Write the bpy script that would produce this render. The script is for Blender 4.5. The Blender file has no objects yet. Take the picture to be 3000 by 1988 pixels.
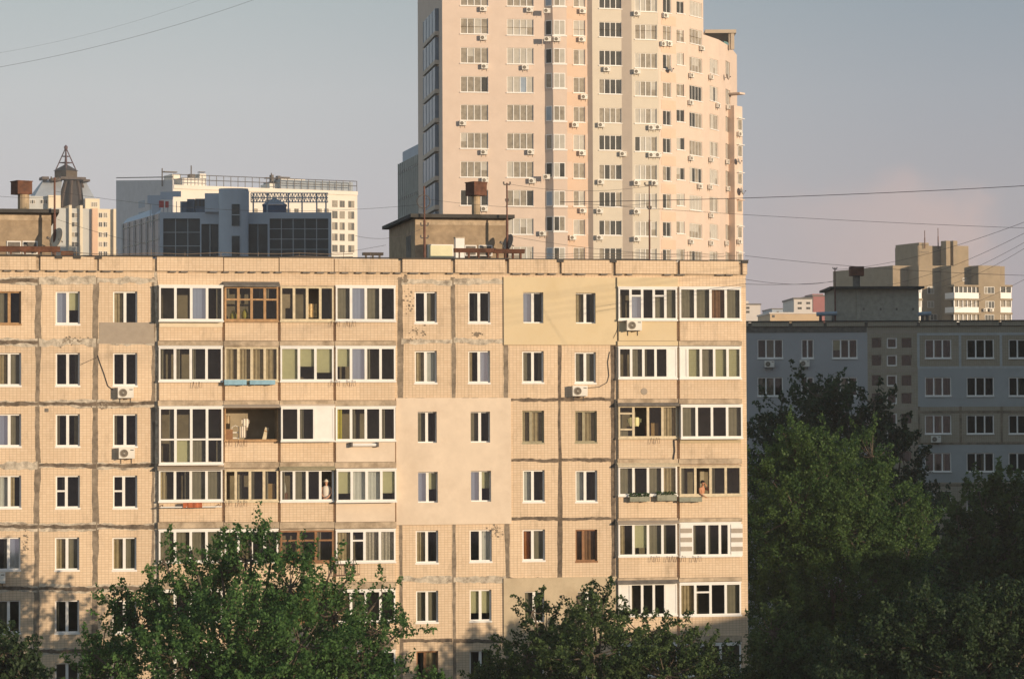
import bpy, math, random
import numpy as np
from mathutils import Vector, Matrix
R = math.radians
rnd = random.Random(7)

# ------------------------------------------------------------------ camera, sky, sun, exposure
sc = bpy.context.scene
COL = sc.collection
CAM = Vector((0, 0, 18.5))
F = 8300.0                                   # focal length in pixels of the 3000 px wide photograph
TH = math.atan(241 / F)
ROLL = -0.0045
ROT = Matrix.Rotation(math.pi / 2 + TH, 3, 'X') @ Matrix.Rotation(ROLL, 3, 'Z')
cd = bpy.data.cameras.new('camera')
cam = bpy.data.objects.new('camera', cd)
COL.objects.link(cam)
cam.matrix_world = Matrix.Translation(CAM) @ ROT.to_4x4()
cd.sensor_fit = 'HORIZONTAL'
cd.sensor_width = 36.0
cd.lens = 36.0 * F / 3000.0
cd.clip_start = 1.0
cd.clip_end = 9000.0
sc.camera = cam

SUN_AZ, SUN_EL = 50.0, 6.5                   # degrees to the right of straight behind the camera, above the horizon
sun_dir = Vector((math.sin(R(SUN_AZ)) * math.cos(R(SUN_EL)), -math.cos(R(SUN_AZ)) * math.cos(R(SUN_EL)), math.sin(R(SUN_EL))))
sl = bpy.data.lights.new('sun', 'SUN')
sl.energy = 4.85
sl.color = (1.0, 0.795, 0.56)
sl.angle = R(0.5)
so = bpy.data.objects.new('sun', sl)
COL.objects.link(so)
so.rotation_euler = sun_dir.to_track_quat('Z', 'Y').to_euler()

world = bpy.data.worlds.new('World')
sc.world = world
world.use_nodes = True
wn, wl = world.node_tree.nodes, world.node_tree.links
wn.clear()
wout = wn.new('ShaderNodeOutputWorld')
wbg = wn.new('ShaderNodeBackground')
wbg.inputs['Strength'].default_value = 0.15
sky = wn.new('ShaderNodeTexSky')
sky.sky_type = 'NISHITA'
sky.sun_disc = False
sky.sun_elevation = R(SUN_EL)
sky.sun_rotation = R(180 - SUN_AZ)
sky.altitude = 150
sky.air_density = 1.0
sky.dust_density = 1.6
sky.ozone_density = 1.6
# a faint bank of evening cloud low on the right of the sky
geo = wn.new('ShaderNodeTexCoord')
sep = wn.new('ShaderNodeSeparateXYZ')
wl.new(geo.outputs['Generated'], sep.inputs[0])
noi = wn.new('ShaderNodeTexNoise')
noi.inputs['Scale'].default_value = 34
noi.inputs['Detail'].default_value = 6
wl.new(geo.outputs['Generated'], noi.inputs['Vector'])


def wmath(op, a, b, clamp=False):
    n = wn.new('ShaderNodeMath')
    n.operation = op
    n.use_clamp = clamp
    for i, v in enumerate((a, b)):
        if isinstance(v, (int, float)):
            n.inputs[i].default_value = v
        else:
            wl.new(v, n.inputs[i])
    return n.outputs[0]


def wramp(v, a, b):
    n = wn.new('ShaderNodeMapRange')
    n.interpolation_type = 'SMOOTHSTEP'
    n.inputs['From Min'].default_value = a
    n.inputs['From Max'].default_value = b
    wl.new(v, n.inputs['Value'])
    return n.outputs[0]


def wcol(fac, stops):
    n = wn.new('ShaderNodeValToRGB')
    wl.new(fac, n.inputs['Fac'])
    e = n.color_ramp.elements
    while len(e) < len(stops):
        e.new(.5)
    for el, (p, c) in zip(e, stops):
        el.position = p
        el.color = (*c, 1)
    return n.outputs['Color']


def wmix(fac, a, b):
    n = wn.new('ShaderNodeMixRGB')
    for i, v in ((0, fac), (1, a), (2, b)):
        if isinstance(v, (int, float)):
            n.inputs[i].default_value = v
        elif isinstance(v, tuple):
            n.inputs[i].default_value = (*v, 1)
        else:
            wl.new(v, n.inputs[i])
    return n.outputs[0]


# evening haze over the sky: pale and rosy at the horizon, clearer and bluer to the right
zel = wmath('DIVIDE', sep.outputs['Z'], 0.32, True)
left = wcol(zel, [(0.0, (.51, .445, .485)), (.12, (.525, .475, .52)), (.24, (.56, .53, .565)), (.36, (.55, .55, .565)), (.48, (.45, .495, .505)), (1.0, (.30, .40, .46))])
right = wcol(zel, [(0.0, (.46, .39, .43)), (.12, (.43, .375, .43)), (.24, (.40, .375, .42)), (.36, (.355, .37, .42)), (.48, (.28, .33, .385)), (1.0, (.18, .27, .38))])
air = wmix(wramp(sep.outputs['X'], -0.14, 0.20), left, right)
AIR_GAIN = 1.06
wob = wmath('MULTIPLY', wmath('SUBTRACT', noi.outputs['Fac'], 0.5), 0.045)
xw = wmath('ADD', sep.outputs['X'], wob)
zw = wmath('ADD', sep.outputs['Z'], wob)
m1 = wmath('MULTIPLY', wramp(xw, 0.06, 0.15), wramp(xw, 0.172, 0.158))
m1 = wmath('MULTIPLY', m1, wramp(zw, 0.088, 0.068))
air = wmix(wmath('MULTIPLY', m1, 0.9), air, (.57, .44, .44))
sca = wn.new('ShaderNodeVectorMath')
sca.operation = 'SCALE'
sca.inputs['Scale'].default_value = AIR_GAIN / 0.15
wl.new(air, sca.inputs[0])
wl.new(wmix(0.85, sky.outputs['Color'], sca.outputs[0]), wbg.inputs['Color'])
wl.new(wbg.outputs[0], wout.inputs[0])

sc.view_settings.view_transform = 'Standard'
sc.view_settings.look = 'None'
sc.view_settings.exposure = 0.0
sc.view_settings.gamma = 1.0
sc.cycles.max_bounces = 6
sc.cycles.transparent_max_bounces = 10


# ------------------------------------------------------------------ pixel rays and frames
def ray(px, py):
    return ROT @ Vector(((px - 1500) / F, -(py - 994) / F, -1.0))


def at(px, py, Y):
    d = ray(px, py)
    return CAM + d * (Y / d.y)


class Frame:
    """A vertical plane; local x runs along it, local y goes into the building, z is height."""

    def __init__(s, px, Y, ang):
        p = at(px, 1235, Y)
        s.O = Vector((p.x, p.y, 0))
        s.a = ang
        s.ux = Vector((math.cos(ang), math.sin(ang), 0))
        s.n = Vector((math.sin(ang), -math.cos(ang), 0))
        s.M = Matrix.Translation(s.O) @ Matrix.Rotation(ang, 4, 'Z')

    def uz(s, px, py, yin=0.0):
        d = ray(px, py)
        t = (s.O - s.n * yin - CAM).dot(s.n) / d.dot(s.n)
        p = CAM + d * t
        return (p - s.O).dot(s.ux), p.z

    def rect(s, x0, y0, x1, y1, yin=0.0):
        xm, ym = (x0 + x1) / 2, (y0 + y1) / 2
        return (s.uz(x0, ym, yin)[0], s.uz(x1, ym, yin)[0], s.uz(xm, y1, yin)[1], s.uz(xm, y0, yin)[1])

    def world(s, u, y, z):
        return s.M @ Vector((u, y, z))


# ------------------------------------------------------------------ mesh helpers
class MB:
    def __init__(s):
        s.v, s.f, s.m = [], [], []

    def quad(s, a, b, c, d, m=0):
        i = len(s.v)
        s.v += [tuple(a), tuple(b), tuple(c), tuple(d)]
        s.f.append((i, i + 1, i + 2, i + 3))
        s.m.append(m)

    def poly(s, pts, m=0):
        i = len(s.v)
        s.v += [tuple(p) for p in pts]
        s.f.append(tuple(range(i, i + len(pts))))
        s.m.append(m)

    def box(s, x0, x1, y0, y1, z0, z1, m=0):
        i = len(s.v)
        s.v += [(x0, y0, z0), (x1, y0, z0), (x1, y1, z0), (x0, y1, z0), (x0, y0, z1), (x1, y0, z1), (x1, y1, z1), (x0, y1, z1)]
        for q in ((0, 1, 5, 4), (1, 2, 6, 5), (2, 3, 7, 6), (3, 0, 4, 7), (4, 5, 6, 7), (3, 2, 1, 0)):
            s.f.append(tuple(i + k for k in q))
            s.m.append(m)

    def prism(s, pts, z0, z1, m=0):
        """vertical prism over a counter-clockwise outline"""
        n = len(pts)
        i = len(s.v)
        s.v += [(p[0], p[1], z0) for p in pts] + [(p[0], p[1], z1) for p in pts]
        for k in range(n):
            j = (k + 1) % n
            s.f.append((i + k, i + j, i + n + j, i + n + k))
            s.m.append(m)
        s.f.append(tuple(i + n + k for k in range(n)))
        s.m.append(m)

    def tube(s, pts, r, n=6, m=0, cap=True):
        pts = [Vector(p) for p in pts]
        rs = r if isinstance(r, (list, tuple)) else [r] * len(pts)
        i0 = len(s.v)
        for k, p in enumerate(pts):
            d = (pts[min(k + 1, len(pts) - 1)] - pts[max(k - 1, 0)])
            d = d.normalized() if d.length > 1e-9 else Vector((0, 0, 1))
            a = d.orthogonal().normalized() if abs(d.z) > .9 else d.cross(Vector((0, 0, 1))).normalized()
            b = d.cross(a)
            for j in range(n):
                t = 2 * math.pi * j / n
                s.v.append(tuple(p + (a * math.cos(t) + b * math.sin(t)) * rs[k]))
        for k in range(len(pts) - 1):
            for j in range(n):
                a, b = i0 + k * n + j, i0 + k * n + (j + 1) % n
                s.f.append((a, b, b + n, a + n))
                s.m.append(m)
        if cap:
            s.f.append(tuple(i0 + j for j in range(n - 1, -1, -1)))
            s.m.append(m)
            s.f.append(tuple(i0 + (len(pts) - 1) * n + j for j in range(n)))
            s.m.append(m)

    def lathe(s, prof, c, axis='Z', n=16, m=0):
        i0 = len(s.v)
        for (r, h) in prof:
            for j in range(n):
                t = 2 * math.pi * j / n
                x, y = r * math.cos(t), r * math.sin(t)
                p = (x, y, h) if axis == 'Z' else (x, h, y)
                s.v.append((c[0] + p[0], c[1] + p[1], c[2] + p[2]))
        for k in range(len(prof) - 1):
            for j in range(n):
                a, b = i0 + k * n + j, i0 + k * n + (j + 1) % n
                s.f.append((a, b, b + n, a + n))
                s.m.append(m)

    def xform(s, M):
        s.v = [tuple(M @ Vector(p)) for p in s.v]
        return s

    def build(s, name, mats, parent=None, mx=None, smooth=False):
        me = bpy.data.meshes.new(name)
        me.from_pydata(s.v, [], s.f)
        for m in (mats if isinstance(mats, (list, tuple)) else [mats]):
            me.materials.append(m)
        me.polygons.foreach_set('material_index', s.m)
        if smooth:
            me.polygons.foreach_set('use_smooth', [True] * len(s.f))
        me.update()
        o = bpy.data.objects.new(name, me)
        COL.objects.link(o)
        if parent:
            o.parent = parent
        if mx is not None:
            o.matrix_local = mx
        return o


def tag(o, label=None, cat=None, group=None, kind=None):
    if label:
        o['label'] = label
    if cat:
        o['category'] = cat
    if group:
        o['group'] = group
    if kind:
        o['kind'] = kind
    return o


def empty(name, mx, label, cat, group=None):
    o = bpy.data.objects.new(name, None)
    o.empty_display_size = .3
    COL.objects.link(o)
    o.matrix_world = mx
    return tag(o, label, cat, group)


def copy_tree(o, parent=None):
    c = o.copy()
    COL.objects.link(c)
    c.parent = parent
    for ch in [x for x in ALL_CHILDREN(o)]:
        copy_tree(ch, c)
    return c


def ALL_CHILDREN(o):
    return [x for x in COL.objects if x.parent == o]


# ------------------------------------------------------------------ materials
def mat(name, c, rough=.85, var=.12, scale=1.5, spec=.3, metal=0.0, tint=None, tscale=.4, tamt=.5, bump=0.0):
    m = bpy.data.materials.new(name)
    m.use_nodes = True
    n, l = m.node_tree.nodes, m.node_tree.links
    b = n['Principled BSDF']
    b.inputs['Roughness'].default_value = rough
    b.inputs['Metallic'].default_value = metal
    b.inputs['Specular IOR Level'].default_value = spec
    tc = n.new('ShaderNodeTexCoord')
    no = n.new('ShaderNodeTexNoise')
    no.inputs['Scale'].default_value = scale
    no.inputs['Detail'].default_value = 7
    no.inputs['Roughness'].default_value = .65
    l.new(tc.outputs['Object'], no.inputs['Vector'])
    mr = n.new('ShaderNodeMapRange')
    mr.inputs['From Min'].default_value = .3
    mr.inputs['From Max'].default_value = .7
    mr.inputs['To Min'].default_value = 1 - var
    mr.inputs['To Max'].default_value = 1 + var
    l.new(no.outputs['Fac'], mr.inputs['Value'])
    mx = n.new('ShaderNodeMixRGB')
    mx.blend_type = 'MULTIPLY'
    mx.inputs['Fac'].default_value = 1
    mx.inputs['Color1'].default_value = (*c, 1)
    l.new(mr.outputs[0], mx.inputs['Color2'])
    out = mx.outputs[0]
    if tint:
        n2 = n.new('ShaderNodeTexNoise')
        n2.inputs['Scale'].default_value = tscale
        n2.inputs['Detail'].default_value = 8
        n2.inputs['Roughness'].default_value = .7
        l.new(tc.outputs['Object'], n2.inputs['Vector'])
        r2 = n.new('ShaderNodeMapRange')
        r2.inputs['From Min'].default_value = .48
        r2.inputs['From Max'].default_value = .68
        r2.inputs['To Max'].default_value = tamt
        l.new(n2.outputs['Fac'], r2.inputs['Value'])
        m2 = n.new('ShaderNodeMixRGB')
        m2.inputs['Color2'].default_value = (*tint, 1)
        l.new(r2.outputs[0], m2.inputs['Fac'])
        l.new(out, m2.inputs['Color1'])
        out = m2.outputs[0]
    l.new(out, b.inputs['Base Color'])
    if bump:
        bp = n.new('ShaderNodeBump')
        bp.inputs['Strength'].default_value = bump
        bp.inputs['Distance'].default_value = .02
        l.new(no.outputs['Fac'], bp.inputs['Height'])
        l.new(bp.outputs[0], b.inputs['Normal'])
    return m


def tile_mat(name, c, mortar, tw, th, pw=2.68, ph=2.8, stain=(.2, .15, .1)):
    """small ceramic tiles laid in a square grid on precast panels, each panel a slightly different batch"""
    m = bpy.data.materials.new(name)
    m.use_nodes = True
    n, l = m.node_tree.nodes, m.node_tree.links
    b = n['Principled BSDF']
    b.inputs['Roughness'].default_value = .6
    b.inputs['Specular IOR Level'].default_value = .25
    tc = n.new('ShaderNodeTexCoord')
    sp = n.new('ShaderNodeSeparateXYZ')
    l.new(tc.outputs['Object'], sp.inputs[0])
    cb = n.new('ShaderNodeCombineXYZ')
    l.new(sp.outputs['X'], cb.inputs['X'])
    l.new(sp.outputs['Z'], cb.inputs['Y'])
    br = n.new('ShaderNodeTexBrick')
    br.offset = 0.0
    br.inputs['Color1'].default_value = (*c, 1)
    br.inputs['Color2'].default_value = (c[0] * .93, c[1] * .91, c[2] * .88, 1)
    br.inputs['Mortar'].default_value = (*mortar, 1)
    br.inputs['Scale'].default_value = 1
    br.inputs['Mortar Size'].default_value = .009
    br.inputs['Mortar Smooth'].default_value = .3
    br.inputs['Brick Width'].default_value = tw
    br.inputs['Row Height'].default_value = th
    l.new(cb.outputs[0], br.inputs['Vector'])
    # batch of each panel
    dv = n.new('ShaderNodeVectorMath')
    dv.operation = 'DIVIDE'
    dv.inputs[1].default_value = (pw, ph, 1)
    l.new(cb.outputs[0], dv.inputs[0])
    fl = n.new('ShaderNodeVectorMath')
    fl.operation = 'FLOOR'
    l.new(dv.outputs[0], fl.inputs[0])
    wnz = n.new('ShaderNodeTexWhiteNoise')
    wnz.noise_dimensions = '3D'
    l.new(fl.outputs[0], wnz.inputs['Vector'])
    mr = n.new('ShaderNodeMapRange')
    mr.inputs['To Min'].default_value = .93
    mr.inputs['To Max'].default_value = 1.05
    l.new(wnz.outputs['Value'], mr.inputs['Value'])
    mx = n.new('ShaderNodeMixRGB')
    mx.blend_type = 'MULTIPLY'
    mx.inputs['Fac'].default_value = 1
    l.new(br.outputs['Color'], mx.inputs['Color1'])
    l.new(mr.outputs[0], mx.inputs['Color2'])
    no = n.new('ShaderNodeTexNoise')
    no.inputs['Scale'].default_value = .8
    no.inputs['Detail'].default_value = 9
    no.inputs['Roughness'].default_value = .7
    mp = n.new('ShaderNodeMapping')
    mp.inputs['Scale'].default_value = (1.7, 1, .5)
    l.new(tc.outputs['Object'], mp.inputs['Vector'])
    l.new(mp.outputs[0], no.inputs['Vector'])
    r2 = n.new('ShaderNodeMapRange')
    r2.inputs['From Min'].default_value = .55
    r2.inputs['From Max'].default_value = .8
    r2.inputs['To Max'].default_value = .7
    l.new(no.outputs['Fac'], r2.inputs['Value'])
    m2 = n.new('ShaderNodeMixRGB')
    m2.inputs['Color2'].default_value = (*stain, 1)
    l.new(r2.outputs[0], m2.inputs['Fac'])
    l.new(mx.outputs[0], m2.inputs['Color1'])
    l.new(m2.outputs[0], b.inputs['Base Color'])
    return m


def glass_mat(name, tint, refl=1.0):
    m = bpy.data.materials.new(name)
    m.use_nodes = True
    n, l = m.node_tree.nodes, m.node_tree.links
    n.clear()
    o = n.new('ShaderNodeOutputMaterial')
    mx = n.new('ShaderNodeMixShader')
    t = n.new('ShaderNodeBsdfTransparent')
    t.inputs[0].default_value = (*tint, 1)
    g = n.new('ShaderNodeBsdfGlossy')
    g.inputs['Roughness'].default_value = .03
    g.inputs['Color'].default_value = (.9, .95, 1, 1)
    fr = n.new('ShaderNodeFresnel')
    fr.inputs['IOR'].default_value = 1.5
    ml = n.new('ShaderNodeMath')
    ml.operation = 'MULTIPLY_ADD'
    ml.inputs[1].default_value = .9
    ml.inputs[2].default_value = refl
    l.new(fr.outputs[0], ml.inputs[0])
    l.new(ml.outputs[0], mx.inputs[0])
    l.new(t.outputs[0], mx.inputs[1])
    l.new(g.outputs[0], mx.inputs[2])
    l.new(mx.outputs[0], o.inputs[0])
    return m


def leaf_mat(name, c1, c2, trans=.3):
    m = bpy.data.materials.new(name)
    m.use_nodes = True
    n, l = m.node_tree.nodes, m.node_tree.links
    n.clear()
    o = n.new('ShaderNodeOutputMaterial')
    ge = n.new('ShaderNodeNewGeometry')
    tc = n.new('ShaderNodeTexCoord')
    no = n.new('ShaderNodeTexNoise')
    no.inputs['Scale'].default_value = .55
    no.inputs['Detail'].default_value = 3
    l.new(tc.outputs['Object'], no.inputs['Vector'])
    ad = n.new('ShaderNodeMath')
    ad.operation = 'ADD'
    nb = n.new('ShaderNodeMapRange')
    nb.inputs['From Min'].default_value = .33
    nb.inputs['From Max'].default_value = .67
    nb.clamp = False
    l.new(no.outputs['Fac'], nb.inputs['Value'])
    l.new(ge.outputs['Random Per Island'], ad.inputs[0])
    l.new(nb.outputs[0], ad.inputs[1])
    mr = n.new('ShaderNodeMapRange')
    mr.inputs['From Min'].default_value = .25
    mr.inputs['From Max'].default_value = 1.6
    l.new(ad.outputs[0], mr.inputs['Value'])
    mx = n.new('ShaderNodeMixRGB')
    mx.inputs['Color1'].default_value = (*c1, 1)
    mx.inputs['Color2'].default_value = (*c2, 1)
    l.new(mr.outputs[0], mx.inputs['Fac'])
    d = n.new('ShaderNodeBsdfPrincipled')
    d.inputs['Roughness'].default_value = .55
    d.inputs['Specular IOR Level'].default_value = .2
    l.new(mx.outputs[0], d.inputs['Base Color'])
    t = n.new('ShaderNodeBsdfTranslucent')
    l.new(mx.outputs[0], t.inputs['Color'])
    ms = n.new('ShaderNodeMixShader')
    ms.inputs[0].default_value = trans
    l.new(d.outputs[0], ms.inputs[1])
    l.new(t.outputs[0], ms.inputs[2])
    l.new(ms.outputs[0], o.inputs[0])
    return m


M_TILE = tile_mat('tan_tile', (.71, .545, .385), (.46, .335, .22), .166, .115)
M_SEAM = mat('seam_mastic', (.25, .20, .15), .95, .4, 3.0, tint=(.09, .07, .05), tscale=1.6, tamt=.7)
M_SEAMW = mat('seam_whitewash', (.52, .45, .36), .95, .4, 4.0, tint=(.14, .11, .085), tscale=2.2, tamt=.85)
M_CONC = mat('weathered_concrete', (.47, .37, .265), .95, .3, 2.0, tint=(.20, .145, .095), tscale=1.3, tamt=.75)
M_DARKCONC = mat('dark_concrete', (.17, .15, .13), .95, .35, 3.0)
M_YELLOW = mat('yellow_render', (.67, .54, .35), .95, .06, 1.2, tint=(.56, .43, .25), tscale=.6, tamt=.6)
M_CREAM = mat('cream_render', (.70, .575, .45), .95, .07, 1.2, tint=(.56, .44, .33), tscale=.35, tamt=.6)
M_DULL = mat('dull_render', (.52, .42, .29), .95, .10, 1.0, tint=(.38, .29, .19), tscale=.7, tamt=.6)
M_GREYP = mat('grey_cement', (.36, .30, .24), .95, .1, 2.0)
M_ROOF = mat('roof_felt', (.07, .065, .06), .95, .3, 1.0)
M_ROOM = mat('room_paint', (.22, .20, .155), .9, .8, .5)
M_LOGG = mat('balcony_paint', (.34, .28, .19), .9, .3, .9)
M_WHITE = mat('white_plastic', (.80, .77, .73), .45, .05, 3)
M_WOOD = mat('old_wood', (.40, .24, .12), .7, .3, 5)
M_WOODC = mat('cream_wood', (.62, .52, .36), .7, .2, 5)
M_WOODB = mat('brown_wood', (.26, .13, .06), .6, .3, 5)
M_OLIVE = mat('olive_wood', (.33, .29, .19), .7, .2, 5)
M_GLASS = glass_mat('window_glass', (.66, .68, .65), 0.012)
M_SKYGL = glass_mat('sky_mirror_glass', (.6, .63, .66), 0.32)  # flat panes given extra mirror share for the reflected sky
M_NET = mat('net_curtain', (.36, .32, .25), .95, .12, 3)
M_SKYSHEER = mat('sky_reflection_sheer', (.60, .68, .82), .95, .05, 5)  # bluish colour paints the sky's reflection seen in the pane
M_BEIGE = mat('beige_drape', (.62, .50, .33), .95, .2, 5)
M_SHEER = mat('white_sheer', (.88, .87, .86), .95, .06, 5)
M_BLIND = mat('olive_blind', (.74, .70, .47), .9, .05, 5)
M_ORANGE = mat('orange_drape', (.60, .24, .08), .95, .2, 5)
M_BROWN = mat('brown_drape', (.36, .20, .11), .95, .2, 5)
M_YDRAPE = mat('yellow_drape', (.72, .62, .13), .95, .15, 5)
M_LACE = mat('lace_curtain', (.66, .60, .54), .95, .3, 14)
M_ACW = mat('ac_plastic', (.74, .70, .63), .5, .05, 3)
M_ACD = mat('ac_grille', (.10, .09, .08), .6, .2, 20)
M_STEEL = mat('dark_steel', (.10, .085, .075), .6, .2, 5, spec=.4)
M_RUST = mat('rusty_sheet', (.14, .062, .038), .85, .45, 3.0, tint=(.07, .04, .03), tscale=2, tamt=.8)
M_BARK = mat('bark', (.13, .10, .075), .95, .35, 4)
M_WIRE = mat('wire_black', (.06, .055, .06), .8, .05, 1)
CUR = {'g': M_NET, 'c': M_BEIGE, 'w': M_SHEER, 'b': M_BLIND, 'h': M_BLIND, 'H': M_BLIND, 's': M_BLIND, 'o': M_ORANGE, 'r': M_BROWN, 'y': M_YDRAPE, 'l': M_LACE, 'm': M_SKYSHEER, 'p': M_NET, 'q': M_NET, 't': M_BEIGE, 'e': M_BEIGE}


# ------------------------------------------------------------------ facades and windows
def facade(mb, u0, u1, z0, z1, holes, y=0.0, mw=0):
    """a wall sheet with openings; holes: (u0, u1, z0, z1, reveal depth, reveal material, room depth, room material)"""
    hs = [(max(h[0], u0), min(h[1], u1), max(h[2], z0), min(h[3], z1)) + tuple(h[4:]) for h in holes]
    us = sorted({u0, u1, *[h[0] for h in hs], *[h[1] for h in hs]})
    zs = sorted({z0, z1, *[h[2] for h in hs], *[h[3] for h in hs]})
    for k in range(len(zs) - 1):
        za, zb = zs[k], zs[k + 1]
        zm = (za + zb) / 2
        act = sorted([(h[0], h[1]) for h in hs if h[2] < zm < h[3]])
        cur = u0
        for a, b in act:
            if a > cur + 1e-6:
                mb.quad((cur, y, za), (a, y, za), (a, y, zb), (cur, y, zb), mw)
            cur = max(cur, b)
        if cur < u1 - 1e-6:
            mb.quad((cur, y, za), (u1, y, za), (u1, y, zb), (cur, y, zb), mw)
    for h in hs:
        a, b, c, d, rv, mr, rd, mm = h
        for (ya, yb, m) in ((y, y + rv, mr), (y + rv, y + rv + rd, mm)):
            if yb - ya < 1e-6:
                continue
            mb.quad((a, ya, c), (a, yb, c), (a, yb, d), (a, ya, d), m)
            mb.quad((b, yb, c), (b, ya, c), (b, ya, d), (b, yb, d), m)
            mb.quad((a, ya, d), (a, yb, d), (b, yb, d), (b, ya, d), m)
            mb.quad((a, yb, c), (a, ya, c), (b, ya, c), (b, yb, c), m)
        if rd > 0:
            yb = y + rv + rd
            mb.quad((a, yb, c), (b, yb, c), (b, yb, d), (a, yb, d), mm)


def parse(spec):
    cols = []
    for c in spec.split():
        w = 1.0
        if '*' in c:
            w, c = c.split('*')
            w = float(w)
        cells = []
        for q in c.split('/'):
            h = 1.0
            if ':' in q:
                h, q = q.split(':')
                h = float(h)
            cells.append((h, q))
        cols.append((w, cells))
    return cols


def drape(mb, a, b, c, d, y, amp=.025, n=0):
    n = n or max(6, int((b - a) / .05))
    ph = rnd.random() * 6
    pr = None
    for i in range(n + 1):
        u = a + (b - a) * i / n
        yy = y + amp * math.sin(i * 1.9 + ph) + amp * .4 * math.sin(i * .7)
        if pr:
            mb.quad((pr[0], pr[1], c), (u, yy, c), (u, yy, d), (pr[0], pr[1], d))
        pr = (u, yy)


def window(parent, rect, y, spec, fm=None, mx=None, ft=.065, mw=.105, tw=.08, sill=.07, name='window', depth=.045, sillout=.12, curtains=True):
    a, b, c, d = rect
    fm = fm or M_WHITE
    fr = MB()
    bt = ft
    fr.box(a, a + ft, y - depth, y + depth, c, d)
    fr.box(b - ft, b, y - depth, y + depth, c, d)
    fr.box(a + ft, b - ft, y - depth, y + depth, d - ft, d)
    fr.box(a + ft, b - ft, y - depth, y + depth, c, c + bt)
    cols = parse(spec)
    tot = sum(w for w, _ in cols)
    ia, ib = a + ft, b - ft
    iw = (ib - ia) - mw * (len(cols) - 1)
    x = ia
    pn = MB()
    kp = []
    cur = []
    for i, (w, cells) in enumerate(cols):
        x1 = x + iw * w / tot
        if i < len(cols) - 1:
            fr.box(x1, x1 + mw, y - depth - .012, y + depth, c + bt, d - ft)
        th = sum(h for h, _ in cells)
        ih = (d - ft) - (c + bt) - tw * (len(cells) - 1)
        z = d - ft
        for j, (h, code) in enumerate(cells):
            z1 = z - ih * h / th
            if j < len(cells) - 1:
                fr.box(x, x1, y - depth - .006, y + depth, z1 - tw, z1)
            if code == 'k':
                kp.append((x, x1, z1, z))
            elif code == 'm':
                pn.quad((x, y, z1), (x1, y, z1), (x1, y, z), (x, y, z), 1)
            elif code != 'n':
                pn.quad((x, y, z1), (x1, y, z1), (x1, y, z), (x, y, z), 0)
            if code == 'd' and curtains and rnd.random() < .3:
                code = rnd.choice(('p', 'q'))
            if code in CUR:
                cur.append((code, x, x1, z1, z))
            z = z1 - tw
        x = x1 + mw
    o = fr.build(name, fm, parent, mx)
    if pn.f:
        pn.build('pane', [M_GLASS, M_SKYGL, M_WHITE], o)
    for (k0, k1, k2, k3) in kp:
        q = MB()
        q.box(k0, k1, y - .03, y + .01, k2, k3)
        q.build('infill_panel', M_WHITE, o)
    if sill:
        s = MB()
        s.box(a - .03, b + .03, y - depth - sillout, y - depth - .002, c - sill, c + .012)
        s.build('sill', fm, o)
    if curtains:
        for code, x0, x1, z0, z1 in cur:
            m = MB()
            yy = y + .15
            h = z1 - z0
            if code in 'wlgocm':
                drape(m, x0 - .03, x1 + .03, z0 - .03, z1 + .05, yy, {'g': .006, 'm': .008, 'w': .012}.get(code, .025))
                m.build('curtain', CUR[code], o)  # among these, the bluish sheet is a painted sky reflection
            elif code == 'r':
                drape(m, x0 - .03, x1 + .03, z0 - .03, z1 + .05, yy)
                m.build('curtain', CUR[code], o)
            elif code == 'y':
                drape(m, x0, x0 + (x1 - x0) * .42, z0, z1 + .05, yy)
                m.build('curtain', CUR[code], o)
            elif code == 'p':
                drape(m, x0, x0 + (x1 - x0) * .3, z0, z1 + .05, yy)
                m.build('curtain', CUR[code], o)
            elif code == 'q':
                drape(m, x1 - (x1 - x0) * .35, x1, z0, z1 + .05, yy)
                m.build('curtain', CUR[code], o)
            elif code == 't':
                drape(m, x0, x0 + (x1 - x0) * .45, z0, z1 + .05, yy)
                m.build('curtain', CUR[code], o)
            elif code == 'e':
                drape(m, x1 - (x1 - x0) * .4, x1, z0, z1 + .05, yy)
                m.build('curtain', CUR[code], o)
            elif code in 'bhH':
                zb = {'b': z0 - .02, 'h': z1 - h * .58, 'H': z1 - h * .78}[code]
                m.box(x0 - .02, x1 + .02, yy - .06, yy - .05, zb, z1 + .02)
                m.build('blind', CUR[code], o)
            elif code == 's':
                k = 14
                for q in range(k):
                    za = z0 + h * q / k
                    m.quad((x0 - .02, yy - .07, za), (x1 + .02, yy - .07, za), (x1 + .02, yy - .02, za + h / k * .95), (x0 - .02, yy - .02, za + h / k * .95))
                m.build('blind', CUR[code], o)
    return o


# ------------------------------------------------------------------ ground
g = MB()
g.quad((-900, -150, 0), (900, -150, 0), (900, 1600, 0), (-900, 1600, 0))
tag(g.build('ground', mat('ground_earth', (.075, .08, .05), .95, .4, .05)), kind='structure')

# ------------------------------------------------------------------ the sunlit panel block
FM = Frame(200, 129.5, R(11.5))
blk = empty('apartment_block', FM.M, 'sunlit tan tiled panel block with glazed balconies and a flat roof, filling the front', 'apartment building', 'panel apartment blocks')
uL = FM.uz(-700, 1000)[0]
uR = FM.uz(2186, 1000)[0]
zRoof = FM.uz(1000, 757)[1]
zTop1 = FM.uz(1000, 800)[1]
rects, holes = [], []
LX = {'A': (-8, 62), 'B': (163, 234), 'C': (331, 402)}
LY = {1: (853, 949), 2: (1033, 1129), 3: (1212, 1307), 4: (1392, 1487), 5: (1573, 1669), 6: (1757, 1853), 7: (1940, 2036)}
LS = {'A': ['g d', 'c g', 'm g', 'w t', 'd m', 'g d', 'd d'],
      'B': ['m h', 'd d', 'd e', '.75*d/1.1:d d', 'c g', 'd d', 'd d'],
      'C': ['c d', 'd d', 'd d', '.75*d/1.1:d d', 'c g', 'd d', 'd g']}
plain = []
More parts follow.
